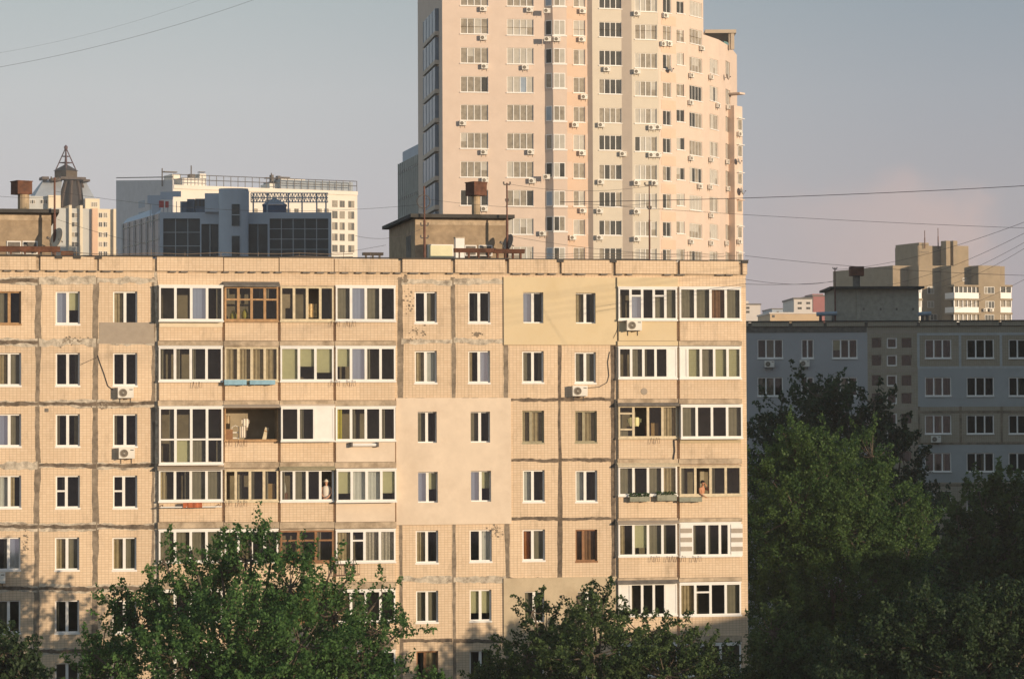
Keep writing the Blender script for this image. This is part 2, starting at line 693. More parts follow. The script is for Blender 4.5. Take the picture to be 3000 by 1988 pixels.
for k in 'ABC':
    for i in range(1, 8):
        dx = -2 if (i >= 5) else 0
        plain.append((LX[k][0] + dx, LY[i][0], LX[k][1] + dx, LY[i][1], LS[k][i - 1], M_WOOD if (k, i) == ('A', 1) else M_WHITE, k, i))
RX = {'D': [(1215, 1280), (1215, 1280), (1221, 1281), (1222, 1284), (1218, 1284), (1219, 1284), (1220, 1284)],
      'E': [(1372, 1436), (1372, 1436), (1376, 1437), (1377, 1440), (1376, 1441), (1376, 1440), (1376, 1440)],
      'F': [(1530, 1593), (1530, 1593), (1530, 1594), (1532, 1596), (1531, 1597), (1535, 1596), (1535, 1596)],
      'G': [(1684, 1746), (1684, 1746), (1685, 1749), (1686, 1750), (1686, 1750), (1690, 1752), (1690, 1752)]}
RY = {'D': [(854, 945), (1027, 1121), (1204, 1297), (1380, 1472), (1553, 1648), (1729, 1822), (1906, 1999)],
      'E': [(854, 945), (1027, 1121), (1204, 1296), (1377, 1469), (1551, 1644), (1726, 1818), (1904, 1997)],
      'F': [(855, 947), (1028, 1120), (1202, 1296), (1376, 1469), (1550, 1641), (1730, 1822), (1906, 1998)],
      'G': [(857, 948), (1031, 1121), (1203, 1295), (1377, 1469), (1550, 1643), (1730, 1822), (1906, 1998)]}
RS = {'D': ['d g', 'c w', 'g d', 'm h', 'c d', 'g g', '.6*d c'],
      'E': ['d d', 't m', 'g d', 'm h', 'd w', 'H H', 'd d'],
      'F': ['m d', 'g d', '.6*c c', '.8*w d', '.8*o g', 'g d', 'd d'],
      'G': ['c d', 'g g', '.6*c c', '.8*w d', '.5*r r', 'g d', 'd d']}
for k in 'DEFG':
    for i in range(7):
        fm = M_WHITE
        if k in 'FG' and i == 2:
            fm = M_OLIVE
        if (k, i) in (('G', 4), ('D', 6)):
            fm = M_WOODB
        plain.append((*(RX[k][i][0], RY[k][i][0], RX[k][i][1], RY[k][i][1]), RS[k][i], fm, k, i + 1))

PATCH = {'yellow': (1475, 812, 1806, 1010), 'cream': (1160, 1165, 1497, 1535), 'dull': (1475, 1690, 1806, 1878)}


def in_patch(px, py):
    for v in PATCH.values():
        if v[0] < px < v[2] and v[1] < py < v[3]:
            return True
    return False


for (x0, y0, x1, y1, sp, fm, k, i) in plain:
    r = FM.rect(x0, y0, x1, y1)
    holes.append((*r, .22, 0, 2.2, 2))
    wdw = window(blk, r, .16, sp, fm, mw=.13, ft=.07)

# balconies: bay -> (x0, x1), rows of (glass top, glass bottom, parapet bottom, slab bottom)
BAYL = {'L1': (463, 652), 'L2': (656, 815), 'L3': (819, 977), 'L4': (981, 1158)}
BAYR = {'H': (1808, 1982), 'I': (1987, 2169)}
ROWL = [(839, 940, 998, 1014), (1016, 1116, 1172, 1190), (1192, 1290, 1352, 1371), (1374, 1467, 1527, 1548), (1551, 1645, 1703, 1724), (1727, 1820, 1882, 1902), (1905, 1998, 2060, 2080)]
ROWR = [(843, 937, 998, 1014), (1017, 1108, 1167, 1184), (1187, 1282, 1342, 1360), (1364, 1450, 1516, 1529), (1531, 1627, 1690, 1703), (1706, 1801, 1862, 1881), (1884, 1978, 2040, 2060)]
W, C, B_, O_, N_ = M_WHITE, M_WOODC, M_WOODB, M_OLIVE, None
BS = {'L1': [('d d m d', W), ('d d d d', W), ('1.35:d/d 1.35:d/b 1.35:d/g 1.35:d/d', W), ('t d g g', W), ('g g g g', W), ('d g d d', W), ('d d d d', W)],
      'L2': [('.5:2.2*d/.9:d d .5:d/.9:d d', M_WOOD), ('c c c c', C), ('n', M_WOOD), ('.7*n d d d', M_WOODC), ('d d d d', W), ('d d d', C), ('d d d', C)],
      'L3': [('d d n d', C), ('1.1*b h 1.1*H', W), ('1.1*d d 1.3*k', W), ('d g d n', W), ('.4:d/d .4:d/d .4:d/d', B_), ('.3:d/d .3:d/d .3:d/d', B_), ('d d d', C)],
      'L4': [('g m g d', W), ('h m d d', W), ('y d d d', W), ('H w w H', W), ('c .8*.4:d/d l l', W), ('c d d d', W), ('d d c d', W)],
      'H': [('d .25:d/m d .25:d/g g', W), ('d g d d .7*k', W), ('.22:d/.6:d/.25:g n d c', C), ('g d g c', W), ('t H g d', W), ('k d d d k', W), ('d d d', W)],
      'I': [('g g r g', W), ('.45*k s g s s', W), ('g d d g', W), ('d n d d', C), ('k 1.3*d 1.1*d .7*d k', W), ('c .3:d/d d g', W), ('d d d', W)]}
BS['L2'][0] = ('.5:d/.9:d .5:d/.9:d .5:d/.9:d .5:d/.9:d', M_WOOD)
par_mats = [M_TILE, M_CONC]
BAY_U = {}
for bays, rows in ((BAYL, ROWL), (BAYR, ROWR)):
    for bay, (x0, x1) in bays.items():
        for i, (yt, yb, yp, ysl) in enumerate(rows):
            full = (bay == 'L1' and i == 2)
            yb2 = 1358 if full else yb
            a, b, c, d = FM.rect(x0, yt, x1, yb2)
            zpb = FM.uz((x0 + x1) / 2, yp)[1]
            zsb = FM.uz((x0 + x1) / 2, ysl)[1]
            BAY_U[bay, i] = (a, b, c, d, zpb, zsb)
            holes.append((a + .03, b - .03, (zpb + .02), d, 0.0, 0, 1.25, 3))
            sp, fm = BS[bay][i]
            yo = -.16 - (.25 if (bay, i) in (('L3', 2), ('L1', 2), ('L4', 3), ('I', 2), ('L1', 0)) else 0)
            aa = a + .02
            wd = window(blk, (aa, b - .02, c + .01, d - .02), yo, sp, fm, mw=.12, ft=.075 if sp != 'n' else .05, sill=.07, sillout=.05, name='balcony_window')
            if sp.startswith('k d') or sp.startswith('k 1'):
                pass
            # boarding between the glazing and the wall face
            cb = MB()
            cb.box(aa, aa + .03, yo + .05, -.004, c + .01, d - .02)
            cb.box(b - .05, b - .02, yo + .05, -.004, c + .01, d - .02)
            cb.box(aa - .02, b, yo - .06, -.004, d - .018, d + .05)
            if yo < -.2:
                cb.box(aa, b - .02, yo + .05, -.152, c - .06, c - .002)
            cb.build('head_board', M_CONC if fm is not W else M_WHITE, wd)
            if not full:
                pm = MB()
                smooth = (bay == 'L4' and i in (2, 3))
                pm.box(a + .035, b - .035, -.15, -.004, zpb, c - .062)
                pm.build('balcony_parapet', M_CREAM if smooth else (M_YELLOW if (bay, i) == ('H', 0) else M_TILE), blk)
            sm = MB()
            sm.box(a - .02, b + .02, -.20 if i % 2 else -.17, -.006, zsb + .03, zpb - .015)
            sm.build('balcony_slab', M_YELLOW if (bay, i) == ('H', 0) else M_CONC, blk)

WM = MB()
facade(WM, uL, uR, 0, zTop1, holes)
WM.quad((uR, 0, 0), (uR, 12, 0), (uR, 12, zTop1), (uR, 0, zTop1))
WM.quad((uL, 12, 0), (uL, 0, 0), (uL, 0, zTop1), (uL, 12, zTop1))
WM.quad((uR, 12, 0), (uL, 12, 0), (uL, 12, zTop1), (uR, 12, zTop1))
WM.build('wall', [M_TILE, M_CONC, M_ROOM, M_LOGG], blk)

# parapet band along the roof edge
SEAMX = [-60, 112, 283, 453, 654, 817, 978, 1172, 1326, 1484, 1638, 1796, 1984, 2168]
pb = MB()
us = [uL] + [FM.uz(x, 780)[0] for x in SEAMX] + [uR + .04]
zc0, zc1 = FM.uz(1000, 803)[1], FM.uz(1000, 798)[1]
for i in range(len(us) - 1):
    wide = SEAMX[i - 1] if i > 0 else 0
    ga = .02 if (i > 0 and 600 < SEAMX[i - 1] < 1000) else .10
    gb = .02 if (i < len(SEAMX) and 600 < SEAMX[i] < 1000) else .10
    if i == len(us) - 2:
        gb = 0
    jit = rnd.uniform(-.015, .015)
    pb.box(us[i] + ga, us[i + 1] - gb, -.12 + jit, .25, zTop1 + .05, zRoof + rnd.uniform(-.02, .02), 0)
pb.box(uL, uR + .02, -.02, .25, zTop1 + .002, zRoof - .08, 1)
n_s = int((uR - uL) / .62)
for k in range(n_s):
    u = uL + (k + rnd.uniform(.2, .45)) * .62
    if rnd.random() < .8:
        pb.box(u, u + rnd.uniform(.26, .42), -.135, -.03, zTop1 - .02, zTop1 + .045, 2)
pb.build('parapet', [M_TILE, M_CONC, M_DARKCONC], blk)
rf = MB()
rf.box(uL, uR, .26, 12, zTop1 - .02, zTop1 + .25)
k = uL
while k < uR:
    w_ = rnd.uniform(1.5, 3.2)
    rf.box(k, min(k + w_, uR + .12), -.15, .3, zRoof + .012 + rnd.uniform(0, .015), zRoof + .06 + rnd.uniform(-.015, .02))
    k += w_
for x in (172, 226, 288, 1640, 1795, 2180):
    u = FM.uz(x, 765)[0]
    rf.box(u - .16, u + .16, -.16, -.125, zRoof - .11, zRoof + .03)
rf.build('roof', M_ROOF, blk)

# seams between the precast panels, smeared with mastic by hand
sm = MB()


def seam(pa, pb_, w, m, off=.005, jag=.35):
    """pa, pb_: (u, z) ends of a strip; jagged sides"""
    (ua, za), (ub, zb) = pa, pb_
    L = math.hypot(ub - ua, zb - za)
    n = max(2, int(L / .11))
    dx, dz = (ub - ua) / L, (zb - za) / L
    nx, nz = -dz, dx
    pl = pr = None
    l = r = w / 2
    for i in range(n + 1):
        t = i / n
        l += rnd.uniform(-1, 1) * w * jag * .35
        r += rnd.uniform(-1, 1) * w * jag * .35
        l = min(max(l, w * .3), w * .75)
        r = min(max(r, w * .3), w * .75)
        cx, cz = ua + (ub - ua) * t, za + (zb - za) * t
        a = (cx + nx * l, -off, cz + nz * l)
        b = (cx - nx * r, -off, cz - nz * r)
        if pl:
            sm.quad(pl, pr, b, a, m)
        pl, pr = a, b


def seam_px(x0, y0, x1, y1, w, m, off=.005, jag=.35):
    seam(FM.uz(x0, y0), FM.uz(x1, y1), w, m, off, jag)


for x in (-60, 112, 283, 453):
    seam_px(x, 812, x - 4, 2100, .25, 0, .005, .2)
for (x, w, m) in ((1172, .22, 0), (1327, .2, 0), (1484, .22, 0), (1638, .18, 2), (1796, .19, 2)):
    seam_px(x, 812, x + 4, 2100, w, m, .005, .16)
seam_px(458, 760, 456, 2100, .12, 1, .009)
HL = [822, 1002, 1182, 1363, 1542, 1723, 1907]
HR = [825, 998, 1170, 1347, 1519, 1695, 1875]
for i, y in enumerate(HL):
    for (xa, xb) in ((-300, -62), (-58, 110), (114, 281), (285, 452)):
        m = 1 if (i in (0, 1) and xa > 100) else (1 if rnd.random() < .2 else 2)
        seam_px(xa, y + rnd.uniform(-2, 2), xb, y + rnd.uniform(-2, 2), .15 if m == 2 else .27, m, .008, .7)
        if m == 2:
            seam_px(xa, y, xb, y, .30, 1, .0065, .4)
for i, y in enumerate(HR):
    for (xa, xb) in ((1176, 1325), (1329, 1482), (1486, 1636), (1640, 1794)):
        yy = y - (xa - 1500) * .004
        m = 1 if (i in (0, 1, 5) and xa < 1480) else 2
        seam_px(xa, yy + rnd.uniform(-1, 1), xb, yy + rnd.uniform(-1, 1), .14 if m == 2 else .25, m, .008, .6)
# stains and scars: crumbled tiles
for (x, y, w, h) in ((1195, 880, .5, 1.2), (1215, 975, 1.0, .8), (1395, 980, .3, .2), (1450, 1552, .6, .5), (560, 1512, 2.0, .5), (210, 1000, .9, .4), (300, 1190, .8, .3), (70, 1580, .3, 1.4), (1180, 820, .5, .3)):
    u, z = FM.uz(x, y)
    for q in range(26):
        s = rnd.uniform(.03, .10)
        uu, zz = u + rnd.gauss(0, w * .28), z + rnd.gauss(0, h * .28)
        sm.quad((uu, -.011 - q * .0003, zz), (uu + s, -.011 - q * .0003, zz + rnd.uniform(-.02, .02)), (uu + s * .9, -.011 - q * .0003, zz + s * .8), (uu + rnd.uniform(-.02, .02), -.011 - q * .0003, zz + s), 0)
sm.build('panel_seam', [M_SEAM, M_SEAMW, mat('seam_grime', (.13, .10, .075), .95, .5, 4.0, tint=(.30, .23, .165), tscale=1.8, tamt=.8)], blk)

# insulation render patches over the panels
for nm, m, th in (('yellow', M_YELLOW, .07), ('cream', M_CREAM, .07), ('dull', M_DULL, .07)):
    a, b, c, d = FM.rect(*PATCH[nm])
    p = MB()
    hh = [(h[0] + .035, h[1] - .035, h[2] + .01, h[3] - .02, th - .002, 0, 0, 0) for h in holes if h[0] > a and h[1] < b and h[2] > c - .3 and h[3] < d]
    facade(p, a, b, c, d, hh, -th)
    p.quad((a, -.001, c), (a, -th, c), (a, -th, d), (a, -.001, d))
    p.quad((b, -th, c), (b, -.001, c), (b, -.001, d), (b, -th, d))
    p.quad((a, -th, d), (b, -th, d), (b, -.001, d), (a, -.001, d))
    p.quad((a, -.001, c), (b, -.001, c), (b, -th, c), (a, -th, c))
    o = p.build('render_patch', m, blk)
    o['label'] = {'yellow': 'smooth yellow insulation render', 'cream': 'smooth cream insulation render', 'dull': 'stained beige insulation render'}[nm]
a, b, c, d = FM.rect(291, 944, 451, 1006)
p = MB()
p.box(a, b, -.014, -.002, c, d)
p.build('render_patch', M_GREYP, blk)['label'] = 'grey cement patch'
a, b, c, d = FM.rect(1806, 813, 1984, 843)
p = MB()
p.box(a, b, -.16, -.002, c + .05, d)
p.build('render_patch', M_YELLOW, blk)['label'] = 'yellow render above balcony'
a, b, c, d = FM.rect(466, 944, 651, 958)
p = MB()
p.box(a, b, -.175, -.152, c, d)
p.build('parapet_board', mat('cream_board', (.70, .60, .45), .8, .05, 3), blk)
a, b, c, d = FM.rect(1990, 1284, 2168, 1297)
p = MB()
p.box(a, b, -.175, -.152, c, d)
p.build('parapet_board', mat('tan_board', (.50, .40, .26), .8, .05, 3), blk)
# grey and white boarding beside the small window of the fifth balcony at the right end
sd = MB()
for (xa, xb) in ((1990, 2024), (2138, 2172)):
    a, b, c, d = FM.rect(xa, 1533, xb, 1626)
    n = 7
    for k in range(n):
        sd.box(a, b, -.225, -.21, c + (d - c) * k / n, c + (d - c) * (k + 1) / n - .004, k % 2)
sd.build('siding', [M_WHITE, mat('grey_siding', (.40, .34, .28), .8, .1, 3)], blk)
# awning rolls and tin canopies over the balconies
for (bay, i, m) in (('L2', 0, M_DARKCONC), ('L2', 2, M_GREYP), ('L1', 3, M_GREYP), ('H', 4, M_GREYP), ('H', 3, M_WOODC), ('H', 2, M_DARKCONC), ('H', 5, M_DARKCONC), ('L3', 3, M_OLIVE), ('L3', 2, M_CREAM)):
    a, b, c, d, zp, zs = BAY_U[bay, i]
    p = MB()
    p.poly([(a - .05, -.01, d + .22), (a - .05, -.42, d + .02), (b + .05, -.42, d + .02), (b + .05, -.01, d + .22)])
    p.poly([(a - .05, -.42, d + .02), (a - .05, -.42, d - .03), (b + .05, -.42, d - .03), (b + .05, -.42, d + .02)])
    p.poly([(a - .05, -.42, d - .03), (a - .05, -.01, d + .17), (b + .05, -.01, d + .17), (b + .05, -.42, d - .03)])
    p.build('tin_canopy', m, blk)

# lift machine rooms on the roof
zR = zTop1 + .25


def cabin(x0, x1, ytop, yin, depth, slab_over, pipe, capbox, vents, door=None):
    a, b, c, d = FM.rect(x0, ytop, x1, 760, yin)
    w = MB()
    w.box(a, b, yin, yin + depth, zR + .002, d, 0)
    w.box(a + .02, b - .02, yin - .006, yin - .001, d - .32, d - .02, 1)
    if door:
        w.box(a - .012, a - .002, yin + 1.2, yin + 2.6, zR + .01, zR + 1.9, 2)
    o = w.build('roof_cabin', [mat('cabin_render', (.36, .27, .18), .95, .25, 2.5, tint=(.24, .18, .12), tscale=1.2, tamt=.7), M_CONC, M_DARKCONC], blk)
    s = MB()
    s.box(a - slab_over[0], b + slab_over[1], yin - .55, yin + depth + .4, d, d + .17)
    s.build('roof_slab', M_ROOF, o)
    for (vx0, vy0, vx1, vy1, vm) in vents:
        va, vb, vc, vd = FM.rect(vx0, vy0, vx1, vy1, yin)
        v = MB()
        v.box(va, vb, yin - .05, yin - .004, vc, vd, 0)
        v.box(va + .05, vb - .05, yin - .07, yin - .052, vc + .05, vd - .05, 1)
        v.build('hatch', [M_WHITE, vm], o)
    (px0, px1, py0) = pipe
    ua, ub, _, zt = FM.rect(px0, py0, px1, 640, yin + 3)
    p = MB()
    um, rr = (ua + ub) / 2, (ub - ua) / 2
    p.lathe([(rr, d + .17), (rr, zt)], (um, yin + 3, 0), n=14)
    ch = p.build('chimney', mat('flue_plaster', (.42, .32, .21), .95, .35, 3, tint=(.10, .09, .07), tscale=1.5, tamt=.9), blk)
    a, b, c, d = FM.rect(*capbox, yin + 3)
    p = MB()
    hw = (b - a) / 2
    Mx = Matrix.Translation(((a + b) / 2, yin + 3, 0)) @ Matrix.Rotation(R(24), 4, 'Z')
    k = hw * .76
    p.box(-k, k, -k, k, c, d)
    p.box(-k - .03, k + .03, -k - .03, k + .03, d - .001, d + .04)
    p.xform(Mx)
    p.build('cap', M_RUST, ch)
    return o


cabin(1216, 1490, 640, 4.0, 8.0, (.25, .25), (1382, 1407, 560), (1366, 1424, 540, ), [], True) if False else None
cabin(1216, 1490, 640, 4.0, 8.0, (.3, .2), (1382, 1407, 560), (1366, 536, 1424, 574),
      [(1252, 716, 1328, 758, M_BLIND), (1362, 718, 1396, 750, M_DARKCONC), (1402, 718, 1442, 750, M_DARKCONC)], True)
cabin(-190, 150, 624, 4.0, 8.0, (.3, .35), (52, 86, 570), (32, 533, 94, 570), [(20, 706, 62, 745, M_DARKCONC), (66, 706, 110, 745, M_DARKCONC)])
# gas pipe on brackets and drain troughs lying on the roof
def trough(label, x0, x1, yt, yb_, yin, legs, m=M_RUST):
    a, b, c, d = FM.rect(x0, yt, x1, yb_, yin)
    o = empty('roof_trough', FM.M @ Matrix.Translation((0, 0, 0)), label, 'trough', 'rusty troughs on the roof')
    p = MB()
    p.poly([(a, yin - .2, d), (a, yin - .12, c), (a, yin + .12, c), (a, yin + .2, d)])
    p.quad((a, yin - .2, d), (a, yin - .12, c), (b, yin - .12, c), (b, yin - .2, d))
    p.quad((a, yin + .12, c), (a, yin + .2, d), (b, yin + .2, d), (b, yin + .12, c))
    p.quad((a, yin - .12, c), (a, yin + .12, c), (b, yin + .12, c), (b, yin - .12, c))
    p.quad((a, yin - .2, d), (b, yin - .2, d), (b, yin + .2, d), (a, yin + .2, d))
    p.poly([(b, yin + .2, d), (b, yin + .12, c), (b, yin - .12, c), (b, yin - .2, d)])
    p.build('channel', m, o)
    for i in range(legs):
        u = a + (b - a) * (i + .5) / legs
        q = MB()
        q.box(u - .04, u + .04, yin - .1, yin + .1, zR, c)
        q.build('leg', m, o)
    return o


trough('long rusty trough on the roof before the middle machine room', 1330, 1445, 728, 740, 2.0, 4)
trough('dark rusty trough on the roof right of the middle machine room', 1446, 1536, 730, 742, 2.2, 4)
trough('rusty trough on the roof before the machine room at the left edge', -30, 176, 722, 738, 2.0, 5)
trough('low dark trough on the roof beside the left mast', 178, 214, 736, 748, 1.6, 2)
trough('dark flat trough on the roof left of the middle machine room', 1062, 1122, 740, 748, 5.0, 3, M_STEEL)
# white vent box
vb = empty('vent_box', FM.M, 'upright white box standing on the roof before the middle machine room', 'vent box')
a, b, c, d = FM.rect(1335, 697, 1361, 730, 1.9)
p = MB()
p.box(a, b, 1.9, 2.3, zR, d)
p.build('housing', M_WHITE, vb)
p = MB()
p.box(a - .03, b + .03, 1.87, 2.33, d + .001, d + .05)
p.build('lid', M_CONC, vb)
# roof edge rail of thin posts and wires
rl = MB()
ups = [0, 60, 130, 225, 345, 445, 544, 650, 760, 880, 1010, 1090, 1560, 1640, 1710, 1790, 1860, 1945, 2020, 2105, 2165]
pts1, pts2 = [], []
for x in ups:
    u = FM.uz(x, 745)[0]
    top = FM.uz(x, 728 if x % 2 else 737)[1]
    if x >= 1500:
        top = FM.uz(x, 735)[1]
    rl.tube([(u, .4, zR), (u, .4, top)], .014, 4)
for (seq, r0) in (((0, 225, 445, 650, 880, 1090), .016), ((1560, 1710, 1860, 2020, 2165), .01)):
    for lv in (0, 1):
        pts = []
        for i in range(len(seq) - 1):
            for t in (0, .25, .5, .75):
                x = seq[i] + (seq[i + 1] - seq[i]) * t
                pts.append((FM.uz(x, 745)[0], .4, FM.uz(x, 739 + lv * 9 + 4 * math.sin(t * math.pi) + rnd.uniform(-1.5, 1.5))[1]))
        rl.tube(pts, r0, 4)
rl.build('roof_rail', mat('rail_steel', (.20, .15, .11), .7, .2, 5), blk)


# ------------------------------------------------------------------ antenna masts and dishes on the roof
def mast(label, x, ytop, yin, fr, zfoot, arms=(), w=.05, ring=None):
    u, zt = fr.uz(x, ytop, yin)
    o = empty('antenna_mast', fr.M @ Matrix.Translation((u, yin, 0)), label, 'antenna mast', 'masts on the rooftops')
    p = MB()
    p.tube([(0, 0, zfoot), (0, 0, zfoot + (zt - zfoot) * .6)], w, 8)
    p.tube([(0, 0, zfoot + (zt - zfoot) * .6), (0, 0, zt)], w * .65, 8)
    p.build('pole', mat('mast_paint', (.15, .07, .05), .7, .3, 4), o)
    for (dz, half) in arms:
        q = MB()
        q.box(-half, half, -.03, .03, zt - dz - .03, zt - dz + .03)
        for s in (-1, 1):
            q.box(s * half - .03, s * half + .03, -.04, .04, zt - dz + .03, zt - dz + .14)
        q.build('cross_arm', M_STEEL, o)
    if ring:
        q = MB()
        n = 18
        q.tube([(-.05 + ring[1] * math.cos(2 * math.pi * k / n), -.05, zt - ring[0] + ring[1] * math.sin(2 * math.pi * k / n)) for k in range(n + 1)], .022, 5, cap=False)
        q.build('ring_antenna', M_STEEL, o)
    return o


mast('rusty thin mast beside the machine room at the left roof edge', 160, 520, 3.2, FM, zR, ((.1, .16),), .07)
mast('rusty mast with round antenna ring before the middle machine room', 1243, 545, 3.2, FM, zR, ((1.9, .18), (2.5, .18)), .06, (.75, .32))
mast('rusty mast with insulators at the right side of the middle machine room', 1485, 536, 3.0, FM, zR, ((.08, .16), (.9, .06)), .06)
mast('thin red mast standing alone on the roof between machine room and corner', 1902, 540, 3.0, FM, zR, ((.05, .22), (1.2, .08)), .045)


def dish(name, label, u, y, z, r, fr, yaw, mt, group):
    o = empty(name, fr.M @ Matrix.Translation((u, y, z)) @ Matrix.Rotation(yaw, 4, 'Z') @ Matrix.Rotation(R(-18), 4, 'X'), label, 'satellite dish', group)
    p = MB()
    p.lathe([(.001, .14 * r), (r * .35, .12 * r), (r * .7, .03 * r), (r, -.16 * r), (r * 1.0, -.12 * r), (r * .7, .07 * r), (r * .3, .17 * r), (.001, .18 * r)], (0, 0, 0), 'Y', 20)
    p.build('reflector', mt, o, smooth=True)
    q = MB()
    q.tube([(0, -.16 * r, -r), (0, -.85 * r, -.25 * r)], .02, 5)
    q.box(-.05, .05, -.85 * r - .1, -.85 * r + .03, -.25 * r - .05, -.25 * r + .05)
    q.build('feed_arm', M_STEEL, o)
    q = MB()
    q.tube([(0, .12 * r, 0), (0, .12 * r + .25, -.05)], .03, 5)
    q.build('bracket', M_STEEL, o)
    return o


M_DISH = mat('dish_grey', (.30, .28, .26), .6, .2, 4)
M_DISHL = mat('dish_pale', (.58, .50, .40), .6, .1, 4)
u, z = FM.uz(168, 700, 3.0)
dish('satellite_dish', 'large pale dish on the roof behind the mast at the left', u, 2.9, z, .52, FM, R(-62), M_DISHL, 'satellite dishes on the roof')
u, z = FM.uz(1486, 712, 3.0)
dish('satellite_dish', 'large grey dish on the roof at the mast right of the middle machine room', u + .1, 3.1, z, .45, FM, R(-70), M_DISH, 'satellite dishes on the roof')


# ------------------------------------------------------------------ air conditioners
def make_ac():
    o = empty('air_conditioner', Matrix(), 'tmp', 'air conditioner')
    p = MB()
    w, h, dp = .36, .235, .27
    p.box(-w, w, -.12 - dp, -.12, -h, h)
    p.box(-w - .006, w + .006, -.125 - dp, -.115, h + .0005, h + .02)
    p.box(w - .20, w - .05, -.124 - dp, -.1205 - dp, h - .11, h - .07, 1)
    p.build('housing', [M_ACW, M_ACD], o)
    f = MB()
    f.lathe([(.001, -.125 - dp), (.165, -.125 - dp), (.165, -.1215 - dp)], (-w + .24, 0, 0), 'Y', 20, 0)
    f.lathe([(.168, -.122 - dp), (.168, -.14 - dp), (.19, -.14 - dp), (.19, -.122 - dp)], (-w + .24, 0, 0), 'Y', 20, 1)
    f.lathe([(.001, -.145 - dp), (.04, -.145 - dp), (.04, -.126 - dp)], (-w + .24, 0, 0), 'Y', 10, 1)
    for k in range(6):
        t = k * math.pi / 6
        c, s_ = math.cos(t) * .165, math.sin(t) * .165
        f.tube([(-w + .24 - c, -.136 - dp, -s_), (-w + .24 + c, -.136 - dp, s_)], .006, 3, 1)
    f.build('fan_grille', [mat('fan_shadow', (.16, .13, .10), .7, .2, 10), mat('fan_wire', (.40, .36, .30), .5, .1, 5)], o)
    for s in (-1, 1):
        b = MB()
        b.box(s * .24 - .015, s * .24 + .015, -.14 - dp, -.01, -h - .035, -h - .002)
        b.box(s * .24 - .012, s * .24 + .012, -.035, -.01, -h - .24, -h - .036)
        b.build('bracket', M_STEEL, o)
    return o


AC0 = make_ac()
AC_KIDS = ALL_CHILDREN(AC0)
ac_first = [True]


def ac(fr, px, py, label, group, yin=0.0, sc_=1.0):
    if ac_first[0]:
        o = AC0
        ac_first[0] = False
    else:
        o = AC0.copy()
        COL.objects.link(o)
        for ch in AC_KIDS:
            c2 = ch.copy()
            COL.objects.link(c2)
            c2.parent = o
    u, z = fr.uz(px, py, yin - .25)
    o.matrix_world = fr.M @ Matrix.Translation((u, yin, z)) @ Matrix.Scale(sc_, 4)
    tag(o, label, 'air conditioner', group)
    return o


G1 = 'air conditioners on the sunlit panel block'
ac(FM, 368, 1150, 'white air conditioner under a window, a slack cable running up from it', G1)
ac(FM, 371, 1327, 'white air conditioner close below a window, beside the tall white balcony glazing', G1)
ac(FM, 1698, 1145, 'white air conditioner below a window, under the yellow rendered wall patch', G1)
ac(FM, 1857, 953, 'white air conditioner on the yellow balcony front', G1, yin=-.15)
ac(FM, -8, 1692, 'air conditioner cut by the left picture edge on the tan block', G1)

# ------------------------------------------------------------------ the tall pink tower
TV = [(1228, 317.5), (1300, 296.5), (1659, 298.6), (1659.1, 299.1), (1726, 299.85), (1741, 299.55), (1827, 300.35), (1857, 300.18), (1936, 301.0), (2010, 303.7), (2068, 307.6), (2112, 311.8), (2146, 317.6), (2166, 325.0)]
M_PINK = mat('pink_render', (.66, .53, .44), .95, .05, .8, tint=(.62, .48, .385), tscale=.35, tamt=.4)
M_PEACH = mat('peach_render', (.66, .49, .37), .95, .05, .8)
M_CRM = mat('ivory_render', (.63, .56, .46), .95, .04, .8)
M_TGL = [mat('pale_curtained_glass', (.47, .44, .385), .5, .12, 1.5, spec=.12), mat('dim_curtained_glass', (.29, .255, .205), .5, .3, 2.0, spec=.12), mat('dark_window_glass', (.06, .06, .055), .45, .3, 1.5, spec=.15), mat('blue_window_glass', (.30, .36, .43), .45, .15, 1.5, spec=.15)]
tp = [Vector((at(px, 1235, Y).x, Y, 0)) for px, Y in TV]
tower = empty('residential_tower', Matrix.Translation((tp[1].x, tp[1].y, 0)), 'tall pink and cream residential tower with a curved front, behind the tan block', 'tower block')
TO = Vector((tp[1].x, tp[1].y, 0))
ZT = 74.0


class Seg(Frame):
    def __init__(s, p, q):
        s.O = Vector((p.x, p.y, 0))
        d = q - p
        s.L = math.hypot(d.x, d.y)
        s.a = math.atan2(d.y, d.x)
        s.ux = Vector((math.cos(s.a), math.sin(s.a), 0))
        s.n = Vector((math.sin(s.a), -math.cos(s.a), 0))
        s.M = Matrix.Translation(s.O) @ Matrix.Rotation(s.a, 4, 'Z')


segs = [Seg(tp[i], tp[i + 1]) for i in range(len(tp) - 1)]
SEGM = {0: 0, 1: 0, 3: 1, 4: 3, 5: 2, 6: 3, 7: 2, 8: 0, 9: 0, 10: 0, 11: 0, 12: 0, 2: 0}
M_TAUPE = mat('taupe_render', (.58, .485, .40), .95, .05, .8)
seg_holes = {i: [] for i in range(len(segs))}
tw_mb = MB()
R_INV = Matrix.Translation(-TO)
seg_mx = [R_INV @ s.M for s in segs]
